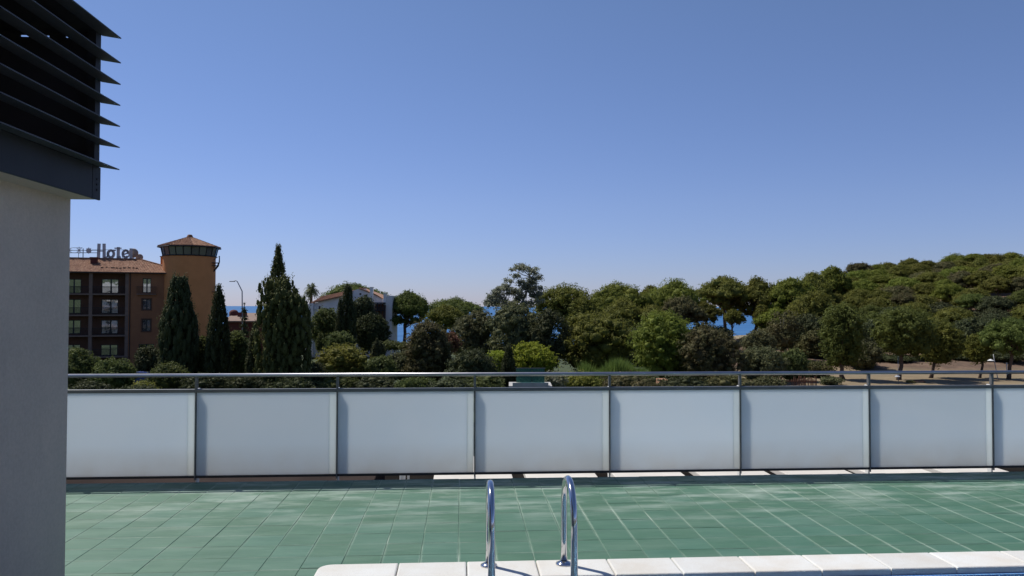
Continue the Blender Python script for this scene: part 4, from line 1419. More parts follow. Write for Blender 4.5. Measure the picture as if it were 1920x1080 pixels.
mb = MB(); stroke(mb, [pp(184, 457.5), pp(183.2, 484.5)], .42); stroke(mb, [pp(193.5, 457.5), pp(194, 484.5)], .42); stroke(mb, [pp(181, 470.5), pp(193, 470.5)], .17); stroke(mb, [pp(193.8, 483), pp(198, 482)], .2)
mb.build('letter', M['signgrey'], sign)['label'] = 'capital H'
mb = MB(); stroke(mb, arc(206.5, 476, 5.6, 6.6, 90, 450), .36); stroke(mb, [pp(198.5, 482.5), pp(202.5, 477)], .2); stroke(mb, [pp(210, 470.5), pp(215, 469)], .2)
mb.build('letter', M['signgrey'], sign)['label'] = 'letter o'
mb = MB(); stroke(mb, [pp(220.5, 464), pp(220.2, 483.5), pp(224.5, 482.5)], .42); stroke(mb, [pp(213.5, 465.3), pp(226, 465.3)], .17)
mb.build('letter', M['signgrey'], sign)['label'] = 'letter t'
mb = MB(); stroke(mb, arc(234.3, 476, 5.4, 6.6, -50, -330), .34); stroke(mb, [pp(229.6, 477.5), pp(239.2, 474)], .2); stroke(mb, arc(234.3, 476, 5.4, 6.6, 0, 60, 4), .3); stroke(mb, [pp(238, 481.5), pp(241.5, 478.5)], .2)
mb.build('letter', M['signgrey'], sign)['label'] = 'letter e'
mb = MB(); stroke(mb, [pp(244.5, 466.5), pp(244.3, 484)], .42); mb.build('letter', M['signgrey'], sign)['label'] = 'letter l'
mb = MB()
for (y, xa, xb, t_) in ((464.5, 134, 153, .05), (469.5, 128, 182, .06), (474, 128, 182, .08), (468.3, 171, 238, .05)):
    stroke(mb, [pp(xa, y), pp(xb, y)], t_, .06)
for x, ya in ((154.4, 466), (146, 474), (120, 464), (200, 472), (228, 472)): stroke(mb, [pp(x, ya), pp(x, 490)], .10 if x == 154.4 else .05, .08)
mb.build('sign_frame', M['iron'], sign)
for (x, y, r_, core_) in ((146.8, 469.3, 6.5, .12), (165, 469.8, 6, .3), (128, 469, 6.5, .12)):
    mb = MB()
    for k in range(4):
        a = PI * k / 4; stroke(mb, [pp(x - r_ * math.cos(a), y - r_ * math.sin(a)), pp(x + r_ * math.cos(a), y + r_ * math.sin(a))], .08, .08 + k * .006)
    mb.prism([(ux(x) + core_ * 1.2 * math.cos(k * PI / 6), uz(x, y) + core_ * 1.2 * math.sin(k * PI / 6)) for k in range(12)], -.01, .12)
    mb.build('star', M['signgrey'], sign)
for (x, y, r_, mt, by, lab) in ((247.5, 474, 9.2, 'dish', .55, 'larger round weathered dish behind the end of the Hotel sign'), (258, 481.5, 6.8, 'dish', 1.2, 'smaller round dish right of the larger one on the hotel roof')):
    mb = MB()
    c0 = pp(x, y)
    rr_ = r_ * (HA.y) / FPX
    prof = [(0.001, 0.12), (rr_ * .5, .09), (rr_ * .85, 0.02), (rr_, -.06), (rr_ * .97, -.1), (rr_ * .5, .03), (0.001, .06)]
    vs = MB(); vs.lathe(prof, 28)
    mb.add([(c0[0] + a, by - c_, c0[1] + b) for a, b, c_ in vs.v], vs.f)
    mb.tube([(c0[0], by, c0[1]), (c0[0], by + .2, c0[1] - rr_ - .6)], .07, 6)
    o = mb.build('satellite_dish', M[mt], None, True); o.matrix_world = sign.matrix_basis.copy() if False else Matrix.Translation(sign.location) @ Matrix.Rotation(BETA, 4, 'Z')
    tag(o, lab, 'dish', 'dishes on the hotel roof')

# ------------------------------------------------------------------ low building and lamp post
def bld(px, py, d): p = P(px, py, d); return p
an = empty('low_annex', (P(457, 600, 150).x, 150, GZ))
tag(an, 'low building with pale flat roof and red brown wall between the cypresses', 'building')
x0, x1 = P(418, 600, 150).x - an.location.x, P(500, 600, 150).x - an.location.x
zt = P(450, 604, 150).z - GZ; zr = P(450, 588.5, 158).z - GZ
mb = MB(); mb.box(x0, x1, .3, 9, 0, zt - .01); mb.build('wall', M['redbrick'], an)
mb = MB(); mb.hexa([(x0 - .3, -.3, zt), (x1 + .3, -.3, zt), (x1 + .3, 8, zr), (x0 - .3, 8, zr), (x0 - .3, -.3, zt + .25), (x1 + .3, -.3, zt + .25), (x1 + .3, 8, zr + .2), (x0 - .3, 8, zr + .2)])
mb.build('roof', M['slab'], an)
mb = MB(); xx = P(431.5, 588, 154).x - an.location.x; mb.lathe([(.9, zr - .4), (.9, zr + .35), (.6, zr + .75), (.001, zr + .9)], 14, (xx, 6)); mb.build('dome', M['redbrick'], an, True)
mb = MB(); xx = P(446, 594, 152).x - an.location.x; mb.box(xx - .8, xx + .8, 4, 5, zt + .3, zr + .35); mb.build('chimney', M['redbrick'], an)

def lamp_post(name, label, d, base, pts, head, hs, group=None, mat='lamp', rad=(.11, .06), flat=False):
    """pts and head are photograph pixels at distance d"""
    q = [P(x, y, d) for x, y in pts]
    g = Tz(q[0].x, d)
    root = empty(name, (q[0].x, d, g)); tag(root, label, 'lamp post', group)
    q[0].z = g
    loc = [v - root.location for v in q]
    n = len(loc)
    mb = MB(); mb.tube(loc, [rad[0] + (rad[1] - rad[0]) * i / (n - 1) for i in range(n)], 8)
    mb.build('pole', M[mat], root, True)
    hc = P(head[0], head[1], d) - root.location
    mb = MB()
    if flat: mb.lathe([(0.001, hc.z + .22), (hs * .25, hc.z + .18), (hs, hc.z), (hs * .96, hc.z - .05), (0.001, hc.z - .04)], 20, (hc.x, hc.y))
    else: mb.bbox(hc.x - hs, hc.x + hs, hc.y - .16, hc.y + .16, hc.z - .06, hc.z + .06, .04)
    mb.build('lamp_head', M['lampwhite' if flat else 'lamp'], root)
    return root
lamp_post('street_lamp', 'tall street lamp with bent arm standing between the cypresses against the sky', 118, None,
          [(454.3, 700), (454.2, 575), (454, 546), (450, 538), (445, 528), (442, 526), (436.5, 527.5)], (435.5, 527.6), .42, rad=(.10, .05))
lamp_post('street_lamp', 'leaning lamp post with flat white shade at the right edge of the sand', 108, None,
          [(1871, 722), (1870, 706), (1866.5, 688), (1862.5, 664)], (1857.5, 676), .42, 'lamp posts on the sand', rad=(.07, .05), flat=True)
lamp_post('street_lamp', 'lamp post with flat white shade beside the pine trunk left of the sand', 106, None,
          [(1684.5, 722), (1684.3, 706), (1684, 690), (1683.6, 668)], (1682.5, 706), .36, 'lamp posts on the sand', rad=(.05, .03), flat=True)
mb = MB(); p_ = P(1888, 715, 110); g = Tz(p_.x, 110)
mb.tube([(p_.x, 110, g - .2), (p_.x, 110, P(1888, 684, 110).z)], .06, 8); mb.tube([(p_.x, 110, P(1888, 684, 110).z), (p_.x, 110, P(1888, 680, 110).z)], .09, 8)
tag(mb.build('post', M['lampwhite'], None), 'slim pale post rising from the sand right of the leaning lamp post', 'post')

# ------------------------------------------------------------------ white house
WD = 150
wo = P(650, 600, WD)
wh = empty('white_house', (wo.x, WD, Tz(wo.x, WD)))
tag(wh, 'white rendered house with clay roof and two white chimneys behind the cypresses', 'house')
gz0 = wh.location.z
def wx(px, b=0): return (px - 960) / FPX * (WD + b) - wo.x
def wz(py, b=0): return P(650, py, WD + b).z - gz0
mb = MB()
mb.prism([(wx(571), 0), (wx(587), 0), (wx(587), wz(568)), (wx(571), wz(572))], 0.0, 7)                 # left wing
mb.build('wall', M['white_house'], wh)
mb = MB(); mb.prism([(wx(587) + .003, 0), (wx(645), 0), (wx(645), wz(553)), (wx(587) + .003, wz(569))], 0.8, 9); mb.build('wall', M['white_house'], wh)
mb = MB()
mb.prism([(wx(641), 0), (wx(714), 0), (wx(714), wz(561)), (wx(700), wz(553)), (wx(668), wz(541)), (wx(655), wz(545)), (wx(641), wz(551))], 2.6, 11)
mb.build('gable_wall', M['white_house'], wh)
mb = MB(); mb.prism([(wx(714) + .003, 0), (wx(732.5), 0), (wx(732.5), wz(554)), (wx(720), wz(554)), (wx(714) + .003, wz(562))], 1.6, 9); mb.build('wall', M['white_house'], wh)
mb = MB(); za, zb_ = wz(569.5), wz(556)
mb.hexa([(wx(583), .3, za), (wx(643), .3, zb_), (wx(645), 5.2, zb_ + 1.1), (wx(592), 5.2, za + 1.3), (wx(583), .3, za + .2), (wx(643), .3, zb_ + .2), (wx(645), 5.2, zb_ + 1.3), (wx(592), 5.2, za + 1.5)])
rf = mb.build('roof', M['rooftile'], wh)
mb = MB()
for k in range(70):
    t = k / 69.; a = Vector((wx(583), .3, za + .2)).lerp(Vector((wx(643), .3, zb_ + .2)), t); b = Vector((wx(592), 5.2, za + 1.5)).lerp(Vector((wx(645), 5.2, zb_ + 1.3)), t)
    mb.tube([a + Vector((0, 0, .02)), b + Vector((0, 0, .02))], .05, 4)
o = mb.build('roof_tile', M['rooftile'], rf); o['kind'] = 'stuff'
mb = MB()
for (xa, ya, xb, yb) in ((641, 551, 655, 545), (668, 541, 700, 553), (700, 553, 716, 562)):
    a, b = (wx(xa), wz(ya)), (wx(xb), wz(yb))
    mb.prism([a, b, (b[0], b[1] + .22), (a[0], a[1] + .22)], 2.3, 11.2)
mb.build('roof', M['rooftile'], wh)
for (xa, xb, yt, yb, b_) in ((690, 696, 538.5, 566, 1.85), (717.5, 722.5, 551, 566, .85)):
    mb = MB(); mb.box(wx(xa), wx(xb), b_, b_ + .7, wz(yb) - .6, wz(yt)); c_ = mb.build('chimney', M['whitepaint'], wh)
    mb = MB(); mb.box(wx(xa) - .06, wx(xb) + .06, b_ - .06, b_ + .76, wz(yt) + .001, wz(yt) + .1); mb.build('cap', M['whitepaint'], c_)
mb = MB(); mb.box(wx(671), wx(679), 3.2, 4.4, wz(548), wz(540)); c_ = mb.build('dormer', M['white_house'], wh)
mb = MB(); mb.box(wx(670), wx(680), 3.0, 4.6, wz(540) + .001, wz(538.6)); mb.build('roof', M['rooftile'], c_)
def hwin(xa, xb, ya, yb, b_, shutter=False):
    mb = MB(); mb.box(wx(xa), wx(xb), b_ - .06, b_ - .002, wz(yb), wz(ya)); fr = mb.build('window', M['frame'], wh)
    mb = MB(); mb.box(wx(xa) + .08, wx(xb) - .08, b_ - .075, b_ - .061, wz(yb) + .08, wz(ya) - .08); mb.build('pane', M['darkpane'], fr)
hwin(596, 599, 574, 583, .8); hwin(669, 672.5, 549, 552.5, 2.6)
mb = MB(); mb.box(wx(599.5), wx(608), .72, .797, wz(581), wz(574)); mb.build('shutter', M['whitepaint'], wh)
mb = MB(); mb.box(wx(588), wx(592), .4, .797, wz(580), wz(575)); mb.build('awning', M['whitepaint'], wh)
# dark timber balcony tower on the right
mb = MB()
for x in (700, 707, 714, 720): mb.box(wx(x) - .09, wx(x) + .09, .2, .38, wz(640), wz(569))
mb.box(wx(698), wx(722), -.1, 1.5, wz(569), wz(567)); mb.box(wx(699), wx(721), .1, 1.5, wz(583), wz(581.5)); mb.box(wx(699), wx(721), .1, 1.5, wz(606), wz(604))
x = 700
while x < 721: mb.box(wx(x), wx(x) + .07, .1, .17, wz(604), wz(595)); mb.box(wx(x), wx(x) + .07, .1, .17, wz(581.5), wz(575)); x += 1.6
mb.build('timber_balcony', M['iron'], wh)
mb = MB(); mb.box(wx(700), wx(721), 1.2, 1.55, wz(650), wz(569.5)); mb.build('wall', M['loggia'], wh)

# ------------------------------------------------------------------ buildings behind the camera (seen only as reflections)
def rear_block(cx, cy, wd, h, dp, label):
    r_ = empty('apartment_building', (cx, cy, GZ)); tag(r_, label, 'building')
    mb = MB(); mb.box(-wd / 2, wd / 2, -dp, 0, 0, h); mb.build('wall', M['whitepaint'], r_)
    z = 1.0
    mw = MB(); mbb = MB()
    while z < h - 2:
        x = -wd / 2 + 1.2
        while x < wd / 2 - 2:
            mw.box(x, x + 1.7, .002, .05, z, z + 1.6); x += 3.6
        mbb.box(-wd / 2 + .8, wd / 2 - .8, .051, 1.1, z - .9, z - .7)
        z += 3.0
    o = mw.build('window', M['frame'], r_); o['kind'] = 'stuff'
    o = mbb.build('balcony', M['slab'], r_)
rear_block(-24, -46, 34, 17.5, 12, 'pale apartment block with long balconies behind the terrace')
rear_block(14, -60, 26, 20, 12, 'taller pale apartment block behind the terrace')

# ------------------------------------------------------------------ things on the ground beyond the balustrade
# green glass screen
gs = empty('glass_screen', (P(994, 715, 62).x, 62, 0)); tag(gs, 'green tinted glass screen on a pale kerb beyond the handrail', 'screen')
gx = gs.location.x
zt = P(994, 691, 62).z; zb_ = P(994, 717, 62).z
a, b = P(968, 700, 62).x - gx, P(1021, 700, 62).x - gx
m3 = a + (b - a) * .55
for (u0_, u1_) in ((a, m3), (m3 + .03, b)):
    mb = MB(); mb.box(u0_, u1_, -.01, .01, zb_, zt); mb.build('glass_panel', M['greenglass'], gs)
mb = MB(); mb.box(a - .05, b + .05, -.03, .03, zt + .002, zt + .05); mb.build('rail', M['alu'], gs)
mb = MB(); mb.box(a - .3, b + .3, -.3, .3, zb_ - .25, zb_ - .002); mb.build('kerb', M['concrete'], gs)
mb = MB(); mb.box(a - .6, b + .6, -.29, 3, GZ, zb_ - .26); mb.build('wall', M['concrete'], gs)
# reddish timber shed / stakes and small roofs
def small_roof(xa, xb, ya, yb, d, label):
    x0, x1 = P(xa, ya, d).x, P(xb, ya, d).x; g = Tz((x0 + x1) / 2, d)
    r_ = empty('hut', ((x0 + x1) / 2, d, g)); tag(r_, label, 'hut')
    hw = (x1 - x0) / 2; z0 = P(xa, yb, d).z - g; z1_ = P(xa, ya, d).z - g
    mb = MB(); mb.box(-hw * .9, hw * .9, 0, 2.5, 0, max(.3, z0)); mb.build('wall', M['wood'], r_)
    mb = MB(); mb.prism([(-hw, z0), (hw, z0), (hw * .2, z1_), (-hw * .75, z1_)], -.3, 2.8); mb.build('roof', M['rooftile'], r_)
small_roof(1234, 1268, 713, 722, 96, 'small hut with clay tile roof seen under the handrail')
fr = empty('timber_fence', (P(1490, 715, 100).x, 100, Tz(P(1490, 715, 100).x, 100))); tag(fr, 'fence of upright reddish stakes under the handrail', 'fence')
xq = 1450
rg = random.Random(8)
while xq < 1532:
    if not (1466 < xq < 1484):
        x = P(xq, 715, 100).x - fr.location.x; zt = P(xq, rg.uniform(704, 711), 100).z - fr.location.z
        mb = MB(); wdt = rg.uniform(.07, .14); mb.box(x, x + wdt, 0, .1, -.2, zt); mb.build('stake', M['wood'], fr)
    xq += rg.uniform(2.4, 4.5)
mb = MB(); mb.box(P(1450, 715, 100).x - fr.location.x, P(1532, 715, 100).x - fr.location.x, .1, .16, .5, .62); mb.build('rail', M['wood'], fr)
bx = P(1724, 716, 104); g = Tz(bx.x, 104)
bn = empty('bench', (bx.x, 104, g)); tag(bn, 'brown wooden bench on the sand under the handrail', 'bench')
zt = P(1724, 713.5, 104).z - g
mb = MB(); mb.bbox(-.75, .75, -.3, .3, zt * .55, zt * .62, .02); mb.build('seat', M['wood'], bn)
mb = MB(); mb.bbox(-.75, .75, .26, .32, zt * .66, zt, .01); mb.build('backrest', M['wood'], bn)
for s in (-.6, .6):
    mb = MB(); mb.box(s - .05, s + .05, -.25, .25, 0, zt * .55); mb.build('leg', M['iron'], bn)
bx = P(1908, 716, 107); g = Tz(bx.x, 107)
mb = MB(); mb.tube([(bx.x, 107, g - .1), (bx.x, 107, P(1908, 714.5, 107).z)], [.16, .1], 8)
tag(mb.build('post', M['bark'], None), 'short dark stump on the sand at the right edge of the photo', 'post')
# blue car under the trees by the hotel
cx_ = P(268, 702, 101); g = Tz(cx_.x, 101)
car = empty('parked_car', (cx_.x, 101, g), R(12)); tag(car, 'blue car parked under the trees in front of the hotel', 'car')
M['carblue'] = simple('blue_car_paint', (0.06, 0.09, 0.25), (0.055, 0.085, 0.23), 0.25, sc=1)
M['rubber'] = simple('black_rubber', (0.02, 0.02, 0.02), None, 0.8)
mb = MB(); mb.prism([(-2.1, .3), (2.1, .3), (2.15, .75), (1.2, .95), (.5, 1.5), (-1.0, 1.55), (-1.7, 1.05), (-2.1, .9)], -.85, .85); mb.build('body', M['carblue'], car, False)
for s in (-.857, .852):
    mb = MB(); mb.prism([(1.0, .98), (.45, 1.4), (-.95, 1.45), (-1.45, 1.02)], s, s + .005); mb.build('side_window', M['darkpane'], car)
for x in (-1.3, 1.3):
    for y in (-.82, .82):
        mb = MB(); mb.tube([(x, y - .1, .32), (x, y + .1, .32)], .32, 16); mb.build('wheel', M['rubber'], car)

# ------------------------------------------------------------------ palm tree
def palm(px, ytop, crown_px, d, label, trunk_r=.28, nf=46, ybase=None, mat='palm', seed=1, group=None):
    rng = np.random.default_rng(seed)
    c = P(px, ytop, d); g = Tz(c.x, d)
    root = plant_root('palm_tree', label, 'palm tree', c.x, d, group)
    Rc = crown_px * d / FPX
    zc = c.z - g - Rc * .62
    V = []; Fq = []
    for k in range(nf):
        az = rng.uniform(0, 2 * PI); el = rng.uniform(-.7, 1.35)
        Lf = Rc * rng.uniform(.8, 1.08)
        e = Vector((math.cos(az), math.sin(az), 0)); pts = []
        for i in range(7):
            s = i / 6
            hor = Lf * s * math.cos(el) * (1 - .1 * s)
            ver = Lf * (s * math.sin(el) - .42 * s * s * (0.5 + math.cos(el)))
            pts.append(Vector((0, 0, zc)) + e * hor + Vector((0, 0, ver)))
        sd_ = e.cross(Vector((0, 0, 1)))
        for i in range(6):
            for s in (-1, 1):
                for j in range(2):
                    a = pts[i].lerp(pts[i + 1], j * .5); b = pts[i].lerp(pts[i + 1], j * .5 + .4)
                    tip = (a + b) / 2 + sd_ * s * Rc * .24 * math.sin(PI * min(.95, (i + .6) / 6.3)) + e * Rc * .08 - Vector((0, 0, Rc * .09 * rng.uniform(.3, 1.4)))
                    n0 = len(V); V += [a, b, tip + (b - a) * .2, tip]; Fq.append([n0, n0 + 1, n0 + 2, n0 + 3])
    link_mesh('crown', quad_mesh('crown', np.array([tuple(v) for v in V]), np.array(Fq)), F[mat], root)
    if trunk_r:
        mb = MB(); mb.tube([(0, 0, -.2), (0, 0, zc * .5), (0, 0, zc - .3), (0, 0, zc + .1)], [trunk_r * 1.1, trunk_r * .9, trunk_r * .9, trunk_r * 1.3], 10)
        mb.build('trunk', M['bark'], root, True)
palm(583.5, 530, 18.5, 165, 'tall palm tree standing against the sky left of the white house', .36, 60, seed=4)
palm(143, 646, 22, 92, 'low palm with arching green fronds at the corner of the white stucco wall', .25, 34, mat='broad', seed=5)

# ------------------------------------------------------------------ individually placed trees and shrubs
# name, label, kind, xl, xr, ytop, ybottom, distance, leaf, options
def t(name, label, kind, xl, xr, yt, yb, d, mat, **kw):
    global tseed
    tseed += 1
    return make_tree(name, label, kind, xl, xr, yt, yb, d, mat, tseed, **kw)
tseed = 500
# far pines
t('pine_tree', 'umbrella pine whose crown shows above the white house roof', 'umbrella', 600, 724, 531, 572, 172, 'pine_blue', dens=1.3)
t('pine_tree', 'umbrella pine with bare trunk before the blue sea right of the white house', 'umbrella', 727, 804, 546, 607, 155, 'pine_blue', dens=1.3, trunk_px=757)
t('pine_tree', 'wide flat umbrella pine between the forked pine and the eucalyptus', 'umbrella', 798, 906, 558, 596, 168, 'pine_blue', dens=1.2)
t('pine_tree', 'dark small pine below the wide flat umbrella pine', 'umbrella', 800, 876, 572, 618, 140, 'pine', dens=1.0)
# middle skyline pines
t('pine_tree', 'rounded pine right of the tall eucalyptus', 'pineball', 1002, 1106, 532, 608, 150, 'pine', dens=1.2)
t('pine_tree', 'broad pine with olive top left of the skyline gap', 'umbrella', 1086, 1224, 529, 606, 152, 'pine_bright', dens=1.3)
t('pine_tree', 'smaller dark pine behind the broad olive topped pine', 'umbrella', 1186, 1256, 536, 600, 162, 'pine', dens=1.0)
t('pine_tree', 'pine with brownish lower crown above the bright round pine', 'umbrella', 1206, 1330, 523, 606, 156, 'pine_bright', dens=1.3)
t('pine_tree', 'tall pine on the skyline with bare trunks showing the sea below', 'umbrella', 1302, 1408, 518, 580, 166, 'pine', dens=1.3, trunk_px=1362)
t('pine_tree', 'tall pine with dark spreading limbs over the reddish bank', 'umbrella', 1374, 1464, 520, 592, 164, 'pine', dens=1.2, trunk_px=1410)
t('pine_tree', 'pine on the skyline above the bare pale trunk', 'umbrella', 1434, 1530, 521, 590, 160, 'pine_bright', dens=1.2, trunk_px=1474)
t('pine_tree', 'dark pine filling the slope below the skyline pines', 'umbrella', 1120, 1215, 560, 625, 142, 'pine', dens=1.1)
t('pine_tree', 'pine in the hollow left of the reddish bank', 'umbrella', 1228, 1320, 556, 612, 148, 'brownish', dens=1.1)
t('pine_tree', 'low pine at the left foot of the wooded hill', 'pineball', 1490, 1570, 545, 640, 146, 'pine', dens=1.2)
t('pine_tree', 'shaded pine between the rounded pine and the broad olive topped pine', 'umbrella', 1060, 1130, 556, 625, 146, 'pine', dens=1.0)
t('pine_tree', 'shaded pine low under the brownish skyline pine', 'umbrella', 1180, 1262, 572, 640, 140, 'pine', dens=1.0)
t('pine_tree', 'small dark pine before the sea under the skyline pines', 'umbrella', 1290, 1352, 566, 604, 152, 'pine', dens=.9)
t('pine_tree', 'slim pine standing before the sea left of the reddish bank', 'umbrella', 1356, 1392, 580, 608, 158, 'pine', dens=.6)
t('pine_tree', 'slim pine standing before the sea above the reddish bank', 'umbrella', 1412, 1444, 572, 606, 158, 'pine', dens=.6)
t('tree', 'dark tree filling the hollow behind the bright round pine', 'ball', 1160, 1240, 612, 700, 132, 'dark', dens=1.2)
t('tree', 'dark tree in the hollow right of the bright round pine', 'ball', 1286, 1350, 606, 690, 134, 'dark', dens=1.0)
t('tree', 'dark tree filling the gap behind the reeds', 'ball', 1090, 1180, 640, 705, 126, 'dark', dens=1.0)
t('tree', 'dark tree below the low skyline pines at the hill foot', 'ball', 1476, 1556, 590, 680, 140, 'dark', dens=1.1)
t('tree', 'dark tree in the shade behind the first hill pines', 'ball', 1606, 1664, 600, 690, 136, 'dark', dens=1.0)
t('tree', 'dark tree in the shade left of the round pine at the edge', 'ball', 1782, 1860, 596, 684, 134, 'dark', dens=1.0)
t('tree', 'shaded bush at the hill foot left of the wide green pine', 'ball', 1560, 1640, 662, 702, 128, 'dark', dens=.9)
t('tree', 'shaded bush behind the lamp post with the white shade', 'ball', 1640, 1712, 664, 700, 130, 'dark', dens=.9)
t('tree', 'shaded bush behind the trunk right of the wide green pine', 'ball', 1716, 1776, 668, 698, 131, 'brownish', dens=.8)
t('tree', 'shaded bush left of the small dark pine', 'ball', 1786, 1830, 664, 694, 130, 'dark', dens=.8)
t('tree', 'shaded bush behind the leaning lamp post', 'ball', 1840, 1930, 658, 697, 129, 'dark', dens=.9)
t('shrub', 'dry scrub on the bank above the timber fence', 'shrub', 1500, 1560, 676, 712, 112, 'brownish', dens=.9)
t('shrub', 'low weeds on the sand right of the timber fence', 'shrub', 1536, 1580, 706, 722, 101, 'olive', dens=.5)
t('shrub', 'low weeds beside the bench', 'shrub', 1700, 1716, 713, 722, 104, 'brownish', dens=.3)
t('pine_tree', 'broad pine on the shoulder where the wooded hill begins to rise', 'umbrella', 1486, 1560, 511, 575, 186, 'pine', dens=1.1)
t('pine_tree', 'olive pine on the shoulder just left of the hill crest', 'umbrella', 1526, 1598, 500, 560, 198, 'pine_bright', dens=1.1)
# tall grey eucalyptus
def euca():
    d = 122; rng = np.random.default_rng(77)
    c = P(968, 700, d); g = Tz(c.x, d)
    root = plant_root('eucalyptus_tree', 'tall open grey green eucalyptus rising above the other trees', 'tree', c.x, d)
    cl = [(985, 502, 15, 8), (1003, 507, 12, 8), (1006, 522, 11, 9), (975, 499, 9, 5), (962, 505, 5, 4), (996, 530, 11, 8), (980, 533, 12, 8), (1010, 540, 7, 6), (992, 545, 12, 8),
          (945, 537, 14, 8), (932, 543, 10, 6), (958, 548, 14, 8), (922, 555, 11, 8), (940, 560, 16, 9), (970, 560, 16, 9), (1005, 556, 12, 8), (925, 570, 14, 8), (950, 575, 18, 9), (985, 570, 16, 10), (915, 568, 8, 7), (1000, 515, 10, 6), (968, 519, 8, 6), (990, 537, 12, 7), (952, 528, 8, 5), (1009, 548, 8, 7), (935, 550, 12, 6), (975, 548, 12, 8), (1012, 566, 9, 7)]
    L = []; limbs = []
    for (x, y, w_, h_) in cl:
        for k in range(4):
            p = P(x + rng.uniform(-.75, .75) * w_, y + rng.uniform(-.5, .5) * h_, d + rng.uniform(-1.2, 1.2)) - root.location
            q = w_ * d / FPX * rng.uniform(.34, .6)
            L.append((p.x, p.y, p.z, q, q, q * .8))
        p = P(x, y, d) - root.location
        limbs.append((x, y, p))
    V, Fq = leaf_cloud(rng, L, 13500, .17, .45, core=0.0, spread=(.1, 1.35), down=1)
    link_mesh('crown', quad_mesh('crown', V, Fq), F['euca'], root)
    mb = MB()
    fork = P(968, 585, d) - root.location; f1 = P(988, 545, d) - root.location; f2 = P(948, 568, d) - root.location; f3 = P(996, 520, d) - root.location
    mb.tube([(0, 0, -.3), fork * .5, fork], [.4, .32, .26], 8)
    mb.tube([fork, fork.lerp(f1, .5) + Vector((.2, 0, 0)), f1, f1.lerp(f3, .6) + Vector((-.15, 0, 0)), f3], [.22, .18, .14, .1, .06], 6)
    mb.tube([fork, fork.lerp(f2, .5), f2], [.18, .14, .08], 6)
    for x, y, p in limbs:
        s = f3 if y < 525 else (f1 if x > 970 else f2)
        mid = s.lerp(p, .5) + Vector((0, 0, -.2))
        mb.tube([s, mid, p], [.09, .06, .025], 5)
    mb.build('trunk', M['palebark'], root, True)
euca()
# middle ground, behind
t('shrub', 'dark laurel mass below the white house', 'ball', 583, 640, 578, 650, 138, 'broad', dens=1.0)
t('shrub', 'ivy coloured tree climbing beside the gable of the white house', 'ball', 660, 702, 556, 612, 141, 'dark', dens=.9)
t('shrub', 'dark round tree in front of the timber balcony', 'ball', 664, 722, 588, 660, 138, 'cypress', dens=1.1)
t('shrub', 'dark climbing plant covering the lower timber balcony', 'ball', 696, 731, 600, 668, 143, 'cypress', dens=1.0)
t('cypress_tree', 'slim dark cypress in front of the white house gable', 'blunt', 636, 668, 533, 655, 132, 'cypress', dens=1.0)
t('cypress_tree', 'narrow dark cypress beside the taller one at the white house', 'cypress', 628, 648, 560, 650, 130, 'cypress', dens=.6)
t('conifer', 'small pale green conifer below the white house', 'cypress', 592, 609, 624, 655, 112, 'broad', dens=.4)
t('shrub', 'dark shrub between the timber balcony and the hedge', 'ball', 700, 722, 640, 690, 110, 'dark', dens=.6)
t('hedge', 'clipped dark hedge along the shore in front of the sea', 'shrub', 712, 760, 638, 656, 128, 'cypress_olive', dens=.8, trunk=False, cat='hedge')
t('hedge', 'lower clipped hedge running right from the forked pine', 'shrub', 750, 812, 640, 658, 126, 'cypress_olive', dens=.8, trunk=False, cat='hedge')
t('tree', 'round grey green tree below the wide flat umbrella pine', 'ball', 845, 935, 583, 690, 122, 'olive', dens=1.4)
t('tree', 'tall olive green tree in front of the eucalyptus', 'ball', 915, 1018, 566, 690, 116, 'olive', dens=1.6)
t('tree', 'dark tree between the eucalyptus and the round pine', 'ball', 990, 1064, 582, 695, 112, 'dark', dens=1.3)
t('pine_tree', 'dark round pine above the reeds', 'pineball', 1044, 1192, 584, 700, 118, 'pine', dens=1.9)
t('pine_tree', 'bright green round pine standing alone in the middle right', 'pineball', 1190, 1311, 584, 712, 108, 'pine_bright', dens=1.9)
t('tree', 'brownish olive tree right of the bright round pine', 'ball', 1274, 1390, 612, 725, 102, 'brownish', dens=1.7)
t('tree', 'dense green bush tree below the reddish bank', 'ball', 1382, 1472, 650, 728, 104, 'olive', dens=1.2)
t('tree', 'green bush tree beside the brown soil slope', 'ball', 1455, 1515, 655, 728, 106, 'broad', dens=1.0)
t('pine_tree', 'green pine in front of the wood at the start of the hill', 'pineball', 1544, 1616, 570, 694, 108, 'pine_blue', dens=1.4)
t('pine_tree', 'wide green pine in front of the wood above the sand', 'pineball', 1643, 1750, 574, 672, 108, 'pine_blue', dens=1.5, trunk_px=1683)
t('pine_tree', 'pine joined to the wide one on its right side', 'pineball', 1728, 1796, 600, 682, 111, 'pine', dens=1.3, trunk_px=1743)
t('pine_tree', 'round green pine at the right edge above the lamp post', 'umbrella', 1846, 1945, 597, 665, 109, 'pine_blue', dens=1.5, trunk_px=1889)
t('pine_tree', 'small dark pine left of the round pine at the right edge', 'pineball', 1814, 1856, 628, 680, 111, 'pine', dens=.8)
t('shrub', 'grey green bush at the foot of the hill pines', 'ball', 1590, 1650, 640, 700, 124, 'olive', dens=.9)
t('dry_tree', 'leafless looking grey brown tree with pale trunk on the slope', 'loose', 1438, 1500, 583, 660, 132, 'brownish', dens=.6, bark='palebark', trunk_px=1473)
t('pine_tree', 'dark pine filling the slope left of the wooded hill', 'umbrella', 1470, 1545, 560, 625, 152, 'pine', dens=1.1)
t('pine_tree', 'low olive pine behind the pale trunk on the slope', 'umbrella', 1420, 1490, 578, 622, 156, 'pine_bright', dens=1.0)
t('shrub', 'dark undergrowth below the low olive pine', 'shrub', 1432, 1500, 612, 650, 142, 'brownish', dens=1.0)
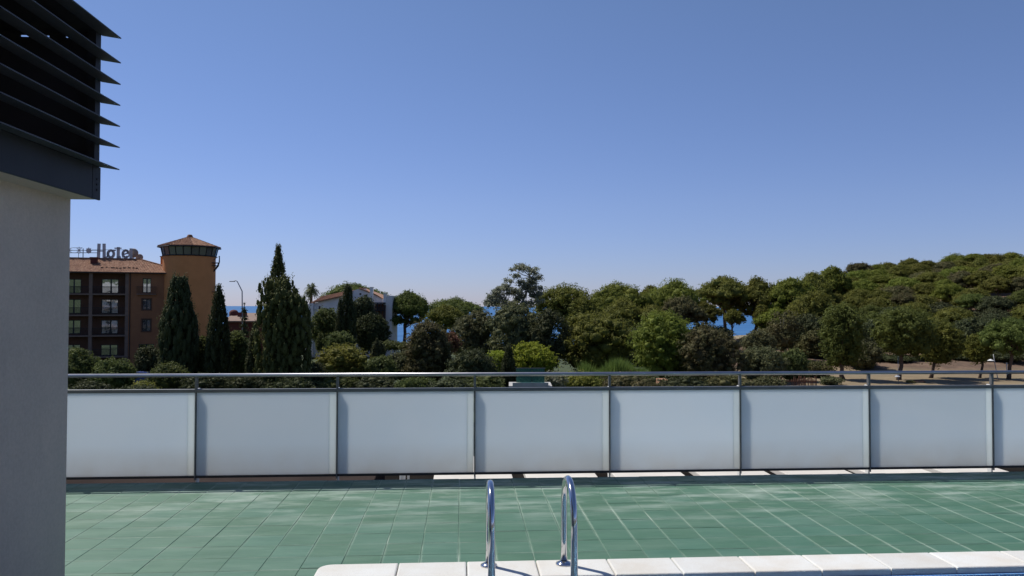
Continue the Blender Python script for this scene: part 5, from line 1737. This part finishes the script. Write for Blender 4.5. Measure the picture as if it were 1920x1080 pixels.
t('shrub', 'undergrowth at the upper edge of the reddish bank', 'shrub', 1330, 1376, 612, 640, 150, 'olive', dens=.8)
t('shrub', 'low undergrowth right of the reddish bank', 'shrub', 1414, 1446, 616, 640, 152, 'brownish', dens=.7)
t('shrub', 'dry scrub on the slope above the bush trees', 'shrub', 1480, 1560, 640, 672, 136, 'brownish', dens=1.0)
t('shrub', 'dry scrub between the first two hill pines', 'shrub', 1600, 1664, 655, 690, 133, 'olive', dens=1.0)
t('shrub', 'low dry bush on the brown slope right of the pale trunk', 'ball', 1506, 1550, 618, 662, 134, 'brownish', dens=.6)
t('tree', 'green tree on the slope behind the bush trees', 'ball', 1392, 1450, 620, 665, 126, 'olive', dens=.8)
# middle foreground
t('conifer', 'broad brown green conifer left of the reddish shrub', 'ball', 764, 848, 603, 735, 98, 'brownish', dens=1.8)
t('shrub', 'shrub with reddish leaves behind the broad conifer', 'ball', 822, 862, 622, 660, 112, 'red', dens=.5)
t('shrub', 'dark speckled shrub in front of the grey green tree', 'ball', 838, 935, 655, 735, 92, 'dark', dens=1.4)
t('shrub', 'greyish olive shrub left of the broad conifer', 'ball', 736, 782, 658, 728, 104, 'olive', dens=1.0)
t('tree', 'bright yellow green tree right of the small dark cypress', 'loose', 954, 1040, 642, 712, 97, 'yellow', dens=2.0)
t('tree', 'bright yellow green tree left of the small dark cypress', 'loose', 904, 960, 658, 716, 99, 'yellow', dens=1.5)
t('cypress_tree', 'small dark cypress between the two yellow green trees', 'blunt', 940, 968, 648, 735, 84, 'cypress', dens=.9)
t('reeds', 'stand of upright green reeds right of the yellow green trees', 'reeds', 1092, 1212, 662, 740, 92, 'reed', dens=1.3, trunk=False, cat='reeds')
t('shrub', 'pale flowering shrub right of the green glass screen', 'shrub', 1012, 1062, 698, 740, 80, 'flower', dens=1.0)
t('shrub', 'yellowish hedge bush between the flowering shrub and the reeds', 'shrub', 1050, 1130, 696, 745, 83, 'yellowolive', dens=1.1)
t('shrub', 'green bush in front of the bright round pine', 'shrub', 1125, 1240, 698, 745, 84, 'brownish', dens=1.3)
t('shrub', 'yellow olive feathery bush below the white house', 'shrub', 590, 692, 643, 738, 96, 'yellowolive', dens=1.8)
t('shrub', 'green bush on the right flank of the feathery bush', 'ball', 612, 662, 622, 668, 104, 'broad', dens=.9)
t('shrub', 'dark green bush right of the feathery bush', 'ball', 684, 742, 668, 735, 94, 'broad', dens=1.1)
t('shrub', 'narrow dark bush below the white terrace wall', 'cypress', 694, 718, 636, 700, 98, 'dark', dens=.5)
# left cypresses
t('cypress_tree', 'stout blunt cypress in front of the hotel tower', 'blunt', 301, 372, 517, 740, 94, 'cypress', dens=2.0)
t('cypress_tree', 'pointed cypress right of the hotel tower', 'cypress', 387, 434, 536, 735, 92, 'cypress', dens=1.6)
t('cypress_tree', 'tallest cypress rising above all others at the left', 'cypress', 496, 548, 461, 735, 92, 'cypress_olive', dens=2.0)
t('cypress_tree', 'broad olive green cypress with several tops beside the tallest', 'multi', 484, 588, 521, 740, 84, 'cypress_olive', dens=1.7)
t('cypress_tree', 'shorter dark cypress left of the broad one', 'cypress', 462, 494, 606, 735, 86, 'cypress', dens=1.1)
t('spruce_tree', 'small dark spruce in front of the street lamp', 'spruce', 436, 480, 574, 720, 100, 'dark', dens=1.6)
t('tree', 'speckled green tree between the pointed cypress and the spruce', 'ball', 424, 470, 622, 735, 96, 'broad', dens=1.2)
t('tree', 'speckled olive tree between the stout and the pointed cypress', 'ball', 360, 402, 632, 735, 97, 'broad', dens=1.1)
t('shrub', 'speckled green shrub left in front of the hotel', 'ball', 118, 182, 655, 730, 90, 'broad', dens=1.3)
t('shrub', 'round glossy shrub in front of the hotel loggias', 'ball', 180, 256, 673, 735, 88, 'broad', dens=1.4)
t('shrub', 'speckled shrub at the foot of the stout cypress', 'shrub', 282, 352, 680, 740, 86, 'broad', dens=1.2)
t('hedge', 'pale green clipped hedge seen under the handrail left of the first post', 'shrub', 246, 296, 714, 745, 80, 'yellowolive', dens=.8, trunk=False, cat='hedge')
t('tree', 'dark tree in the gap between the hotel and the stout cypress', 'ball', 256, 306, 650, 735, 104, 'dark', dens=1.0)
t('shrub', 'dark shrub between the broad cypress and the feathery bush', 'shrub', 570, 612, 680, 735, 90, 'dark', dens=.8)
# dense planting just beyond the balustrade's foot
k = 0
for (xa, xb, yt, d, mat) in ((130, 205, 712, 78, 'dark'), (225, 300, 722, 76, 'dark'), (340, 420, 700, 80, 'dark'), (420, 500, 700, 80, 'dark'), (500, 600, 705, 78, 'cypress'), (600, 680, 704, 80, 'broad'), (670, 760, 704, 79, 'dark'),
                             (740, 815, 706, 78, 'broad'), (800, 900, 706, 78, 'dark'), (860, 950, 700, 80, 'broad'), (1230, 1330, 700, 88, 'dark'), (1320, 1420, 698, 90, 'brownish'), (1410, 1470, 704, 94, 'olive')):
    where = ['at the left end', 'below the blue car', 'right of the first post', 'below the pointed cypress', 'below the broad cypress', 'left of the third post', 'right of the third post', 'below the broad conifer',
             'left of the middle post', 'right of the middle post', 'below the bright round pine', 'below the brownish olive tree', 'below the bush trees'][k]
    t('shrub', 'low shrub seen in the gap under the handrail ' + where, 'shrub', xa, xb, yt, yt + 40, d, mat, dens=.8, group='low shrubs under the handrail')
    k += 1
